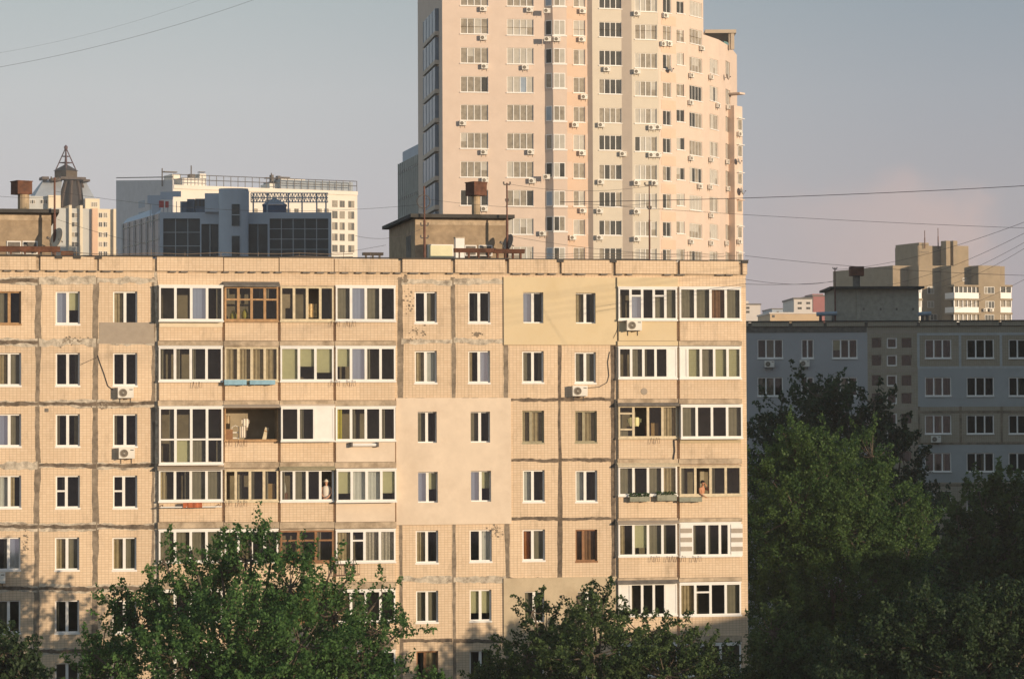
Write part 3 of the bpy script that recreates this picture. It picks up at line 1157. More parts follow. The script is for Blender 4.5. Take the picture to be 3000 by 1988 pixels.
# columns: name -> (segment, x0, x1, panes, window height, rows of bottom y)
TCOL = {
    'T1': (1, 1349, 1430, 4, 46, [17, 99.5, 185.5, 270, 353, 435, 519, 602]),
    'T2': (1, 1485, 1563, 4, 47, [18.5, 103.5, 187.5, 271.5, 354, 437, 520, 603.5, 686.5, 769]),
    'T4': (3, 1680, 1714, 2, 45, [21, 105, 190, 272, 358, 440, 522.5, 604, 688, 770]),
    'T5': (5, 1755, 1821, 4, 44, [25.5, 109, 192, 275.5, 360, 440, 526, 606, 689, 770]),
    'T6': (7, 1860, 1924, 4, 44, [34, 116, 200, 282, 362, 444, 527, 610, 692, 772]),
    'T7': (8, 1942, 1966, 2, 43, [38, 119, 203, 285, 367, 448, 530, 611, 693, 773]),
    'T8': (8, 1982, 2006, 2, 36, [40, 124, 191, 282, 357, 439, 527, 603, 684, 765]),
    'T9': (9, 2020, 2057, 4, 43, [49, 130, 212, 295, 374, 456, 535, 616, 698, 778]),
    'T10': (10, 2079, 2104, 4, 43, [217, 297, 379, 459, 540, 621, 700, 780]),
    'T11': (11, 2126, 2142, 3, 44, [226, 308, 388, 467, 547, 627, 704, 784]),
}
tower_windows = []
for k, (si, x0, x1, n, h, rows) in TCOL.items():
    s = segs[si]
    for r, yb in enumerate(rows):
        rc = s.rect(x0, yb - h, x1, yb)
        seg_holes[si].append((*rc, .2, SEGM[si], 0, 0))
        tower_windows.append((k, si, rc, n, r))
ztops = {i: ZT for i in range(len(segs))}
z_step = segs[10].uz(2110, 118)[1]
for i in (10, 11, 12):
    ztops[i] = z_step
zs_corner = None
for i, s in enumerate(segs):
    mb = MB()
    facade(mb, 0, s.L, 0, ztops[i], seg_holes[i], 0, SEGM[i])
    mb.xform(seg_mx[i])
    b0 = len(tw_mb.v)
    tw_mb.v += mb.v
    tw_mb.f += [tuple(q + b0 for q in f) for f in mb.f]
    tw_mb.m += mb.m
# back and roofs
bk = [tp[-1] + Vector((-3, 16, 0)), tp[0] + Vector((6, 14, 0))]
ring = [p - TO for p in tp] + [b - TO for b in bk]
for (a, b) in ((len(tp) - 1, len(tp)), (len(tp), len(tp) + 1), (len(tp) + 1, 0)):
    p, q = ring[a], ring[b]
    tw_mb.quad((p.x, p.y, 0), (q.x, q.y, 0), (q.x, q.y, z_step), (p.x, p.y, z_step), 0)
tw_mb.poly([(p.x, p.y, z_step - .5) for p in ring], 3)
hi = [p - TO for p in tp[:11]]
p, q = hi[-1], Vector((hi[-1].x - 4, hi[-1].y + 15, 0))
tw_mb.quad((p.x, p.y, z_step - .5), (q.x, q.y, z_step - .5), (q.x, q.y, ZT), (p.x, p.y, ZT), 0)
tw_mb.poly([(v.x, v.y, ZT - .3) for v in hi] + [(q.x, q.y, ZT - .3)], 3)
# peach bands below the narrow windows
for (si, x0, x1, rows, h) in ((8, 1937, 1980, TCOL['T7'][5], 43),):
    s = segs[si]
    for r, yb in enumerate(rows):
        a, b, c, d = s.rect(x0, yb + 9, x1, yb + 37)
        mb = MB()
        mb.box(a, b, -.02, -.002, c, d, 1)
        mb.xform(seg_mx[si])
        b0 = len(tw_mb.v)
        tw_mb.v += mb.v
        tw_mb.f += [tuple(q + b0 for q in f) for f in mb.f]
        tw_mb.m += mb.m
# paler bands through the peach strip
s = segs[3]
for yb in TCOL['T4'][5]:
    a, b, c, d = s.rect(1661, yb - 48, 1724, yb - 1)
    mb = MB()
    for (p0, p1) in ((a, s.uz(1677, yb)[0]), (s.uz(1717, yb)[0], b)):
        mb.box(p0, p1, -.015, -.002, c, d, 0)
    mb.xform(seg_mx[3])
    b0 = len(tw_mb.v)
    tw_mb.v += mb.v
    tw_mb.f += [tuple(q + b0 for q in f) for f in mb.f]
    tw_mb.m += mb.m
tw_mb.build('wall', [M_PINK, M_PEACH, M_CRM, M_TAUPE], tower)


def small_window(parent, rc, n, mx, codes, y=.14, ft=.06, mw=.09, fm=None, name='window', sill=True):
    a, b, c, d = rc
    fr, pn = MB(), MB()
    fr.box(a, a + ft, y - .05, y + .03, c, d)
    fr.box(b - ft, b, y - .05, y + .03, c, d)
    fr.box(a + ft, b - ft, y - .05, y + .03, d - ft, d)
    fr.box(a + ft, b - ft, y - .05, y + .03, c, c + ft)
    iw = (b - a - 2 * ft - mw * (n - 1)) / n
    x = a + ft
    for i in range(n):
        z0, z1 = c + ft, d - ft
        if i < n - 1:
            fr.box(x + iw, x + iw + mw, y - .05, y + .03, z0, z1)
        cd_ = codes[i]
        if cd_ >= 10:
            zm = z0 + (z1 - z0) * .45
            pn.quad((x, y, zm), (x + iw, y, zm), (x + iw, y, z1), (x, y, z1), 0)
            pn.quad((x, y, z0), (x + iw, y, z0), (x + iw, y, zm), (x, y, zm), cd_ - 10)
        else:
            pn.quad((x, y, z0), (x + iw, y, z0), (x + iw, y, z1), (x, y, z1), cd_)
        x += iw + mw
    o = fr.build(name, fm or M_WHITE, parent, mx)
    pn.build('pane', M_TGL, o)
    if sill:
        s = MB()
        s.box(a - .06, b + .06, -.1, y - .052, c - .09, c - .002)
        s.build('sill', fm or M_WHITE, o)
    return o


PALE = {'T1': (.12, .72, .1, .06), 'T2': (.52, .42, .03, .03), 'T4': (.45, .5, .05, 0), 'T5': (.04, .36, .6, 0), 'T6': (.5, .45, .05, 0), 'T7': (.1, .3, .6, 0), 'T8': (.25, .5, .25, 0), 'T9': (.3, .4, .3, 0), 'T10': (.4, .55, .05, 0), 'T11': (.5, .5, 0, 0)}
narrow = []
for (k, si, rc, n, r) in tower_windows:
    if k == 'T11':
        narrow.append((si, rc, n))
        continue
    w_ = PALE[k]
    base = rnd.choices((0, 1, 2, 3), w_)[0]
    codes = []
    for i in range(n):
        cdn = base if rnd.random() < .6 else rnd.choices((0, 1, 2, 3), w_)[0]
        if rnd.random() < .12:
            cdn = 11
        codes.append(cdn)
    if k == 'T6' and rnd.random() < .8:
        codes[0] = 0
    small_window(tower, rc, n, seg_mx[si], codes, mw=.085 if n == 4 and k in ('T1', 'T2', 'T5', 'T6') else .06)
# slit windows of the turned right end: one part
nm = MB()
for (si, rc, n) in narrow:
    a, b, c, d = rc
    mb = MB()
    mb.box(a, b, .10, .16, c, d, 1)
    for i in range(n + 1):
        x = a + (b - a) * i / n
        mb.box(x - .05, x + .05, .05, .098, c, d, 0)
    mb.xform(seg_mx[si])
    b0 = len(nm.v)
    nm.v += mb.v
    nm.f += [tuple(q + b0 for q in f) for f in mb.f]
    nm.m += mb.m
tag(nm.build('slit_window', [M_WHITE, M_TGL[1]], tower), kind='stuff')
# projecting glazed bay
s1 = segs[1]
ba, bb = s1.uz(1597, 400)[0], s1.uz(1658, 400)[0]
bm = s1.uz(1621, 400, -.75)[0]
bd = .75
bay_rows = [18, 103, 186, 258, 354, 437, 520, 603, 677, 768]
bay = MB()
bay.prism([(ba, -.002), (bm, -bd), (bb, -bd), (bb, -.002)], 0, ZT - .4, 0)
bay.box(bb + .001, bb + .09, -.25, -.002, 0, ZT - .6, 1)
bay_o = bay.build('glazed_bay', [M_PINK, mat('drain_pipe', (.25, .14, .10), .8, .2, 2)], tower, seg_mx[1])
for yb in bay_rows:
    a, b, c, d = s1.rect(1622, yb - 44, 1656, yb, -bd)
    mb, pn = MB(), MB()
    mb.box(a, b, -bd - .03, -bd - .002, c, d)
    iw = (b - a - .24) / 2
    for i in range(2):
        xx = a + .08 + i * (iw + .08)
        code = rnd.choices((0, 1, 2), (.62, .3, .08))[0]
        pn.quad((xx, -bd - .034, c + .08), (xx + iw, -bd - .034, c + .08), (xx + iw, -bd - .034, d - .08), (xx, -bd - .034, d - .08), code)
    # the side light, turned away from the sun
    sa_, sb_ = Vector((ba, -.002, 0)).lerp(Vector((bm, -bd, 0)), .12), Vector((ba, -.002, 0)).lerp(Vector((bm, -bd, 0)), .9)
    sn = Vector((-bd, -(bm - ba), 0)).normalized()
    for (k0, k1, off, tgt, z0, z1, mi) in ((0, 1, .03, mb, c, d, 0), (.1, .9, .036, pn, c + .08, d - .08, rnd.choice((2, 2, 1, 3)))):
        q0, q1 = sa_.lerp(sb_, k0) + sn * off, sa_.lerp(sb_, k1) + sn * off
        tgt.quad(q0 + Vector((0, 0, z0)), q1 + Vector((0, 0, z0)), q1 + Vector((0, 0, z1)), q0 + Vector((0, 0, z1)), mi)
    mb.box(bm - .06, bb + .03, -bd - .08, -bd - .031, c - .16, c - .002)
    o = mb.build('window', M_WHITE, bay_o)
    pn.build('pane', M_TGL, o)
# stacked loggias on the shaded left flank
s0 = segs[0]
M_FLANK = mat('flank_glass', (.16, .20, .25), .3, .2, 1, spec=.3)
M_FLANKM = mat('flank_frame', (.34, .38, .43), .6, .1, 1)
for r in range(9):
    yb = 45 + r * 83.5
    a, b, c, d = s0.rect(1250, yb, 1286, yb + 64)
    mb = MB()
    mb.box(a, b, -.45, -.002, c - .5, c - .05, 1)
    mb.box(a + .1, b - .1, -.38, -.002, c - .045, d, 0)
    for q in range(5):
        x = a + .1 + (b - a - .2) * q / 4
        mb.box(x - .06, x + .06, -.42, -.381, c, d, 2)
    o = mb.build('flank_loggia', [M_FLANK, M_TAUPE, M_FLANKM], tower, seg_mx[0])
# the low bay stuck to the right end, its windows, and the little balcony above
pr = at(2163, 1235, 318)
s12 = Seg(Vector((at(2157, 1235, 316).x, 316, 0)), Vector((at(2181, 1235, 317.4).x, 317.4, 0)))
mxe = R_INV @ s12.M
zb_ = s12.uz(2170, 312)[1]
eb = MB()
eb.box(0, s12.L, 0, 9, 0, zb_)
eb_o = eb.build('end_bay', M_PINK, tower, mxe)
for yb in (383, 460, 541, 621, 698, 775):
    a, b, c, d = s12.rect(2160, yb - 34, 2173, yb)
    mb, pn = MB(), MB()
    mb.box(a, b, -.06, -.002, c, d)
    pn.quad((a + .08, -.064, c + .08), (b - .08, -.064, c + .08), (b - .08, -.064, d - .08), (a + .08, -.064, d - .08), 1)
    mb.box(a - .15, b + .1, -.35, -.002, d + .002, d + .08)
    o = mb.build('window', M_WHITE if yb != 621 else M_PEACH, eb_o)
    pn.build('pane', M_TGL, o)
mb = MB()
a, b, c, d = s12.rect(2158, 272, 2174, 277)
mb.box(a, b, -.4, 1.5, c, d)
mb.build('small_balcony', M_PINK, tower, mxe)
# roof canopy above the step
rc_ = MB()
p1 = at(2066, 100, 316)
p2 = at(2157, 100, 316)
zt0, zt1 = at(2120, 97, 316).z, at(2120, 87, 316).z
rc_.prism([(p1.x - TO.x, p1.y - TO.y), (p2.x - TO.x, p2.y - TO.y), (p2.x - TO.x, p2.y - TO.y + 9), (p1.x - TO.x, p1.y - TO.y + 9)], zt0, zt1)
rc_.tube([(p2.x - TO.x - .4, p2.y - TO.y + .4, z_step - .5), (p2.x - TO.x - .4, p2.y - TO.y + .4, zt0)], .28, 4)
p3 = p1.lerp(p2, .82)
rc_.tube([(p3.x - TO.x, p3.y - TO.y + .5, z_step - .5), (p3.x - TO.x, p3.y - TO.y + .5, zt0)], .28, 4)
rc_.build('roof_canopy', mat('canopy_concrete', (.50, .42, .33), .95, .1, 1), tower)
rg = MB()
gp = [(-9, 3.5), (-6, 1.6), (-2.5, 1.4), (0, 2.4)]
c0 = p1.lerp(p2, .40) - TO
n = 10
prev = None
for i in range(n + 1):
    t = math.pi * (1.05 + .9 * i / n)
    q = (c0.x + 1.5 * math.cos(t), c0.y + 4 + 3 * math.sin(t))
    if prev:
        rg.quad((prev[0], prev[1], z_step - .4), (q[0], q[1], z_step - .4), (q[0], q[1], z_step + .6), (prev[0], prev[1], z_step + .6))
    prev = q
rg.build('glass_screen', mat('green_glass', (.12, .24, .22), .2, .1, 1, spec=.6), tower)

# air conditioners of the tower: name of column, segment, list of (x, y)
ACS = {
    'T1': (1, "the tower's first column", [(1416, 27), (1416, 111), (1420, 195), (1356, 361), (1418, 446), (1421, 528), (1419, 612)]),
    'T2': (1, "the tower's second window column", [(1552, 29), (1539, 198), (1555, 446), (1559, 530), (1590, 684)]),
    'T4': (3, "the peach strip right of the glazed bay", [(1707, 33), (1705, 116), (1711, 284), (1685, 366), (1706, 449), (1708, 617), (1678, 696)]),
    'T5': (5, "the first cream column", [(1778, 203), (1761, 366), (1825, 451), (1760, 533), (1757, 618), (1757, 696)]),
    'T6': (7, "the second cream column", [(1866, 40), (1866, 210), (1909, 374), (1928, 373), (1909, 454), (1928, 454), (1866, 536), (1918, 536), (1866, 620), (1866, 700)]),
    'T7': (8, "the peach banded column", [(1950, 46), (1943, 129), (1961, 129)]),
    'T9': (9, "the curved front's four pane column", [(2057, 142), (2026, 221), (2024, 301), (2025, 464), (2051, 546), (2025, 708)]),
    'T10': (10, "the last full column on the curve", [(2084, 226), (2105, 310), (2084, 468), (2081, 548), (2084, 631), (2084, 712)]),
    'T11': (11, "the slit windows near the right end", [(2134, 314), (2132, 474), (2134, 553), (2130, 712)]),
}
ORD = ['top', 'second', 'third', 'fourth', 'fifth', 'sixth', 'seventh', 'eighth', 'ninth', 'tenth']
for k, (si, phrase, lst) in ACS.items():
    n_ = len(lst)
    for i, (x, y) in enumerate(lst):
        if i == n_ - 1:
            w_ = 'lowest'
        else:
            w_ = 'topmost' if i == 0 else ORD[i] + ' from top'
        ac(segs[si], x, y, 'air conditioner, %s along %s' % (w_, phrase), 'air conditioners on the pink tower')
for i, (x, y) in enumerate([(1602, 32), (1604, 115), (1601, 518)]):
    ac(s1, x, y, 'air conditioner on the glazed bay corner, %s of three' % ('topmost', 'middle one', 'lowest')[i], 'air conditioners on the pink tower', yin=-bd)
ac(s1, 1632, 115, 'air conditioner on the front of the glazed bay, beside another', 'air conditioners on the pink tower', yin=-bd)
for i, (x, y) in enumerate([(2168, 393), (2167, 708)]):
    ac(s12, x, y, 'air conditioner on the low bay at the tower edge, %s one' % ('upper', 'lower')[i], 'air conditioners on the pink tower')
DG = 'satellite dishes on the pink tower'
for (si, x, y, lb) in ((8, 1956, 204, 'grey dish on the tower in the peach banded column, below a dark window'), (11, 2120, 226, 'topmost grey dish near the right end of the tower'), (12, 2155, 473, 'middle grey dish near the right end of the tower'), (12, 2164, 561, 'lowest and largest grey dish near the right end of the tower')):
    s = segs[si] if si != 12 else s12
    u, z = s.uz(x, y)
    dish('satellite_dish', lb, u, -.4, z, .36 if 'largest' not in lb else .44, s, R(20), M_DISH, DG)

# ------------------------------------------------------------------ the shaded panel block on the right
FB = Frame(2200, 210, R(0.3))
sh = empty('apartment_block', FB.M, 'shaded grey panel block with square stair windows, at the right behind the trees', 'apartment building', 'panel apartment blocks')
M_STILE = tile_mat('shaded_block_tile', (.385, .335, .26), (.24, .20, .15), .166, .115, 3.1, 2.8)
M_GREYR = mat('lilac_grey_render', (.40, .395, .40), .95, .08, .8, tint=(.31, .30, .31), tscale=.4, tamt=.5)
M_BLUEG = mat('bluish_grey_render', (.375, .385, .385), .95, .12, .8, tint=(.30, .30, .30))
uA, uB = FB.uz(1650, 1000)[0], FB.uz(3500, 1000)[0]
zT = FB.uz(2600, 940)[1]
zP = FB.uz(2600, 957)[1]
hs = []
wins = []
for (x0, x1, n, spec) in ((2219, 2294, 3, ('d g d', 'g g d', 'd d d', 'd d d', 'd d d')), (2348, 2384, 2, ('d d', 'd d', 'd d', 'd d', 'd d')), (2438, 2512, 3, ('h d d', 'd g d', 'd d d', 'd d d', 'd d d')),
                          (2710, 2787, 3, ('d d d', 'd d d', 'g d d', 'd d d', 'd g d')), (2832, 2912, 3, ('d d d', 'd d d', 'd d d', 'd d d', 'd d d')), (2955, 3032, 3, ('d d d', 'd d d', 'd d d', 'd d d', 'd d d')), (3078, 3155, 3, ('d d d', 'g d d', 'd d d', 'd d d', 'd d d')), (3200, 3277, 3, ('d d d', 'd d d', 'd d g', 'd d d', 'd d d')), (3322, 3399, 3, ('d d d', 'd d d', 'd d d', 'd d d', 'd d d'))):
    for r in range(5):
        y1 = 1049 + 110.6 * r
        rc = FB.rect(x0, y1 - 55, x1, y1)
        hs.append((*rc, .15, 0, 1.5, 2))
        wins.append((rc, spec[r]))
stair = []
for x0, x1 in ((2553, 2583), (2598, 2628), (2640, 2672)):
    for y0, y1 in ((989, 1020), (1039, 1072), (1098, 1131), (1150, 1183), (1210, 1241), (1261, 1293), (1320, 1351)):
        rc = FB.rect(x0, y0, x1, y1)
        hs.append((*rc, .2, 1, 1.5, 2))
        stair.append((rc, 2590 < x0 < 2610))
mb = MB()
uS0, uS1 = FB.uz(2541, 1000)[0], FB.uz(2688, 1000)[0]
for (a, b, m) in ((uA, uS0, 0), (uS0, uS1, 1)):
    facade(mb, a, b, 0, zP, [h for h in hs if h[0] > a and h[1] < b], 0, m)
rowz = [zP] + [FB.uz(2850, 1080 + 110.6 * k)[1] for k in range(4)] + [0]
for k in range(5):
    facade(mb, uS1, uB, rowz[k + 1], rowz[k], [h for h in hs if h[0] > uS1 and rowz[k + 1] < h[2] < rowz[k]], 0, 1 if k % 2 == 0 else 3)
mb.quad((uB, 0, 0), (uB, 12, 0), (uB, 12, zT), (uB, 0, zT), 0)
mb.quad((uA, 12, 0), (uA, 0, 0), (uA, 0, zT), (uA, 12, zT), 0)
mb.quad((uB, 12, 0), (uA, 12, 0), (uA, 12, zT), (uB, 12, zT), 0)
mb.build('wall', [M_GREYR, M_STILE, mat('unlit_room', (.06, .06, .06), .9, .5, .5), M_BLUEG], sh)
for rc, sp in wins:
    window(sh, rc, .10, sp, M_WHITE, ft=.07, mw=.10, curtains=True)
for rc, fr_ in stair:
    a, b, c, d = rc
    f, p = MB(), MB()
    t = .09 if fr_ else .05
    f.box(a, a + t, .05, .14, c, d)
    f.box(b - t, b, .05, .14, c, d)
    f.box(a + t, b - t, .05, .14, c, c + t)
    f.box(a + t, b - t, .05, .14, d - t, d)
    p.quad((a + t, .1, c + t), (b - t, .1, c + t), (b - t, .1, d - t), (a + t, .1, d - t))
    o = f.build('stair_window', M_WHITE if fr_ else M_GREYP, sh)
    p.build('pane', M_GLASS, o)
pb = MB()
sx = [1650, 1800, 1950, 2080, 2197, 2316, 2417, 2537, 2690, 2807, 2930, 3050, 3200, 3350, 3500]
for i in range(len(sx) - 1):
    a, b = FB.uz(sx[i], 945)[0], FB.uz(sx[i + 1], 945)[0]
    pb.box(a + .12, b - .12, -.14, .2, zP + .06, zT - .05, 0)
pb.box(uA, uB, -.06, .2, zP + .003, zT - .1, 1)
pb.box(uA, uS0 - .03, -.03, -.003, FB.uz(2300, 974)[1], zP - .003, 1)
pb.build('parapet', [M_STILE, M_DARKCONC], sh)
rf = MB()
rf.box(uA, uB, .21, 12, zP, zP + .3)
rf.box(uA, uB, -.2, .25, zT - .045, zT + .04)
rf.build('roof', M_ROOF, sh)
sm = MB()
for x in (2690, 2812, 2932, 3055, 3178, 3300, 3420):
    u0, z0 = FB.uz(x, 975)
    _, z1 = FB.uz(x, 1075)
    _, z2 = FB.uz(x, 1190)
    _, z3 = FB.uz(x, 1300)
    sm.box(u0 - .09, u0 + .09, -.012, -.002, z1, z0, 0)
    sm.box(u0 - .09, u0 + .09, -.012, -.002, z3, z2, 1)
for y, m in ((978, 0), (1076, 0), (1206, 1), (1298, 1), (1420, 1)):
    _, z = FB.uz(2850, y)
    sm.box(uS1, uB, -.016, -.002, z - .09, z + .09, m)
for y in (972, 1085, 1197, 1307):
    _, z = FB.uz(2615, y)
    sm.box(uS0, uS1, -.016, -.002, z - .12, z + .12, 2)
sm.build('panel_seam', [mat('pale_seam', (.42, .43, .43), .9, .15, 3), M_SEAM, M_GREYP], sh)
# its machine room
a, b, c, d = FB.rect(2443, 846, 2692, 945, 4)
mb = MB()
mb.box(a, b, 4, 10, zP + .3, d)
um = FB.uz(2515, 900, 4)[0]
mb.box(um - .15, um + .15, 3.9, 3.995, zP + .3, d - .02)
for x in (2530, 2580, 2627, 2675):
    u, z = FB.uz(x, 905, 4)
    mb.box(u - .07, u + .07, 3.97, 3.996, z - .09, z + .09, 1)
o = mb.build('roof_cabin', [mat('cabin_brick', (.36, .33, .27), .95, .2, 3), M_DARKCONC], sh)
mb = MB()
mb.box(a - .35, b + .35, 3.4, 10.5, d, d + .17)
mb.build('roof_slab', M_ROOF, o)
mb = MB()
u0, u1, _, zt = FB.rect(2498, 800, 2520, 850, 6)
mb.lathe([((u1 - u0) / 2, d + .17), ((u1 - u0) / 2, zt)], ((u0 + u1) / 2, 6, 0), n=12)
ch = mb.build('chimney', M_DARKCONC, o)
mb = MB()
u0, u1, z0, z1 = FB.rect(2489, 781, 2529, 808, 6)
mb.box(u0, u1, 5.5, 6.5, z0, z1)
mb.build('cap', M_RUST, ch)
mast('thin mast beside the machine room of the shaded block', 2446, 783, 3.0, FB, zP + .3, ((.12, .15),), .06)
for (x0, x1, lb) in ((2392, 2452, 'left'), (2690, 2728, 'right')):
    a, b, c, d = FB.rect(x0, 914, x1, 928, 3.0)
    mb = MB()
    mb.tube([(a, 3.0, d - .15), (b, 3.0, d - .1)], .16, 10)
    o = empty('roof_pipe', FB.M, 'fat pale pipe lying on the shaded roof at the %s side of its machine room' % lb, 'pipe', 'pipes on the shaded roof')
    mb.build('casing', mat('pipe_blue', (.28, .33, .38), .6, .2, 3), o)
    mb = MB()
    mb.box(a + .2, a + .4, 2.9, 3.1, zP + .3, d - .25)
    mb.box(b - .4, b - .2, 2.9, 3.1, zP + .3, d - .25)
    mb.build('foot', M_STEEL, o)
G2 = 'air conditioners on the shaded block'
ac(FB, 2254, 1066, 'air conditioner under the three pane window on the shaded grey wall', G2)
ac(FB, 2357, 1064, 'air conditioner under the narrow window on the shaded grey wall', G2)
ac(FB, 2742, 1286, 'air conditioner under a window on the shaded wall, half lost above the trees', G2)


# ------------------------------------------------------------------ buildings behind
def add_windows(parent, fr, mx, px_rects, y=0.0, codes=(2, 1, 2), n=2, fm=None, proud=True):
    for (x0, y0, x1, y1) in px_rects:
        a, b, c, d = fr.rect(x0, y0, x1, y1, y)
        f, p = MB(), MB()
        t = .07
        f.box(a, b, y - .05, y - .004, c, d)
        iw = (b - a - t * (n + 1)) / n
        for i in range(n):
            xx = a + t + i * (iw + t)
            cde = rnd.choice(codes)
            p.quad((xx, y - .054, c + t), (xx + iw, y - .054, c + t), (xx + iw, y - .054, d - t), (xx, y - .054, d - t), cde)
        o = f.build('window', fm or M_WHITE, parent, mx)
        p.build('pane', M_TGL, o)


# long white house, far left of the tower
FW = Frame(509, 700, R(27.6))
wh = empty('apartment_house', FW.M, 'long white apartment house with railed roof, behind the blue grey glass building', 'apartment building')
a = 0
b = FW.uz(1047, 600)[0]
zt = FW.uz(509, 541)[1]
ztl = FW.uz(509, 527)[1]
mb = MB()
Ld = 41.0
mb.box(0, b, 0, 14, 0, zt, 0)
zbk = ray(342, 529)
pbk = FW.M @ Vector((0, Ld, 0))
zbk = CAM.z + zbk.z / zbk.y * pbk.y
i0 = len(mb.v)
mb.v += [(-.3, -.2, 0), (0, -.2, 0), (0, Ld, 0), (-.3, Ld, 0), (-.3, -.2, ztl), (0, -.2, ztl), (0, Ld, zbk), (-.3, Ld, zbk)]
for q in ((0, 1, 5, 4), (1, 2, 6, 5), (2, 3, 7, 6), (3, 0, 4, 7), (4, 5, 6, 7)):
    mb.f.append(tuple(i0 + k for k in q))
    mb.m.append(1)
mb.box(b - 20, b + .1, 3.0, 14.2, zt - .02, zt + 2.6, 2)
mb.box(0, 10, 14.01, Ld, 0, zt, 0)
WHT = mat('white_render', (.74, .68, .60), .95, .05, .3)
mb.build('wall', [WHT, mat('gable_shade_grey', (.56, .54, .55), .95, .08, .5), mat('grey_band', (.3, .33, .36), .9, .1, .5)], wh)  # gable is the same white wall, its shade put into the grey
rw = [(587, 607), (618, 640), (651, 673), (684, 705), (717, 738)]
for (x0, x1) in ((973, 989), (995, 1010), (1020, 1038)):
    add_windows(wh, FW, Matrix(), [(x0, y0 + (x0 - 973) * .03, x1, y1 + (x0 - 973) * .03) for (y0, y1) in rw], codes=(1, 2, 2), n=2, fm=M_GREYP)
add_windows(wh, FW, Matrix(), [(x, 611, x + 13, 628) for x in (742, 800, 838, 862, 930, 950)], codes=(1, 2), n=2, fm=M_GREYP)
# gable windows seen on the shaded end
gf = Frame(509, 700, R(27.6 + 90))
gb = MB()
for y0, y1 in ((566, 587), (600, 622)):
    zz0, zz1 = FW.uz(400, y1)[1], FW.uz(400, y0)[1]
    gb.box(-.36, -.305, 19.5, 24.0, zz0, zz1)
gb.build('gable_window', M_TGL[3], wh)
rb = MB()
for (x0, y0, x1, y1, yy) in ((535, 521, 604, 545, 4), (585, 509, 604, 522, 5), (824, 523, 894, 560, 4), (790, 538, 826, 552, 5), (505, 510, 528, 522, 8)):
    a_, b_, c_, d_ = FW.rect(x0, y0, x1, y1, yy)
    rb = MB()
    rb.box(a_, b_, yy, yy + 6, zt - .01, d_)
    rb.build('roof_box', WHT, wh)
rb = MB()
for (x0, y0, x1, y1, yy) in ((482, 502, 520, 505, 6), (585, 503, 602, 505, 6), (780, 520, 812, 523, 6), (814, 518, 850, 521, 6), (556, 510, 572, 522, 6), (796, 512, 802, 540, 6), (814, 515, 822, 540, 6)):
    a_, b_, c_, d_ = FW.rect(x0, y0, x1, y1, yy)
    rb = MB()
    rb.box(a_, b_, yy, yy + 1.5, c_, d_)
    rb.build('roof_vent', M_STEEL, wh)
for (x, y0, y1) in ((475, 493, 525), (560, 485, 525), (795, 507, 540)):
    u, z1 = FW.uz(x, y0, 6)
    rb = MB()
    rb.tube([(u, 6, zt), (u, 6, z1)], .16, 5)
    rb.build('roof_pipe', M_STEEL, wh)
rr = MB()
for k in range(27):
    u = b * k / 26
    rr.tube([(u, .3, zt), (u, .3, zt + 2.6)], .09, 4)
for h in (1.4, 2.6):
    rr.tube([(0, .3, zt + h), (b, .3, zt + h)], .09, 4)
rr.tube([(-.2, 0, ztl + .7), (-.2, Ld, zbk + .7)], .12, 4)
rr.build('roof_rail', M_STEEL, wh)
a_, b_, c_, d_ = FW.rect(509, 541, 1047, 548)
mb = MB()
mb.box(0, b, -.35, -.004, zt - 1.0, zt - .05)
mb.build('cornice', WHT, wh)

# blue grey glass office standing in the tower's shadow
FG = Frame(640, 345, R(4))
of = empty('office_building', FG.M, 'blue grey office building of dark glass with a stair tower, under roof sign frames', 'office building')
M_OFF = mat('office_cladding', (.46, .50, .56), .7, .06, .6)
M_OFFD = mat('office_glass', (.045, .055, .06), .25, .4, .5, spec=.25)
M_MULL = mat('office_mullion', (.40, .43, .46), .6, .1, 1)
uo0, uo1 = FG.uz(468, 650)[0], FG.uz(971, 650)[0]
zo = FG.uz(700, 622)[1]
mb = MB()
glz = [(478, 640, 586, 800), (590, 656, 640, 800), (727, 656, 784, 800), (790, 640, 962, 800)]
hh = [(*FG.rect(*q), .35, 0, 0, 0) for q in glz]
facade(mb, uo0, uo1, 0, zo, hh)
mb.quad((uo1, 0, 0), (uo1, 22, 0), (uo1, 22, zo), (uo1, 0, zo))
mb.quad((uo0, 22, 0), (uo0, 0, 0), (uo0, 0, zo), (uo0, 22, zo))
mb.quad((uo0, 0, zo), (uo1, 0, zo), (uo1, 22, zo), (uo0, 22, zo))
mb.build('wall', M_OFF, of)
for (q, nx, ny) in ((glz[0], 3, 4), (glz[1], 2, 2), (glz[2], 2, 2), (glz[3], 5, 5)):
    a, b, c, d = FG.rect(*q)
    p, f = MB(), MB()
    p.quad((a, .34, c), (b, .34, c), (b, .34, d), (a, .34, d))
    for i in range(1, nx):
        x = a + (b - a) * i / nx
        f.box(x - .05, x + .05, .26, .335, c, d)
    for i in range(1, ny):
        z = d - (d - FG.uz(600, 760)[1]) * i / (ny - 1)
        f.box(a, b, .28, .337, z - .04, z + .04)
    o = f.build('curtain_wall', M_MULL, of)
    p.build('pane', M_OFFD, o)
mb = MB()
a, b, _, zc = FG.rect(641, 553, 727, 700, -2.0)
cx, w2 = (a + b) / 2, (b - a) / 2
pts = [(a, 3.0)] + [(cx - w2 * math.cos(math.pi * k / 10), -2.0 - .9 * math.sin(math.pi * k / 10)) for k in range(11)] + [(b, 3.0)]
mb.prism(pts, 0, zc)
u_l, z_l = FG.uz(600, 566, -.5)
mb.prism([(u_l, -.5), (a - .002, -.5), (a - .002, 3), (u_l, 3)], zo + .002, z_l)
st_ = mb.build('stair_tower', M_OFF, of)
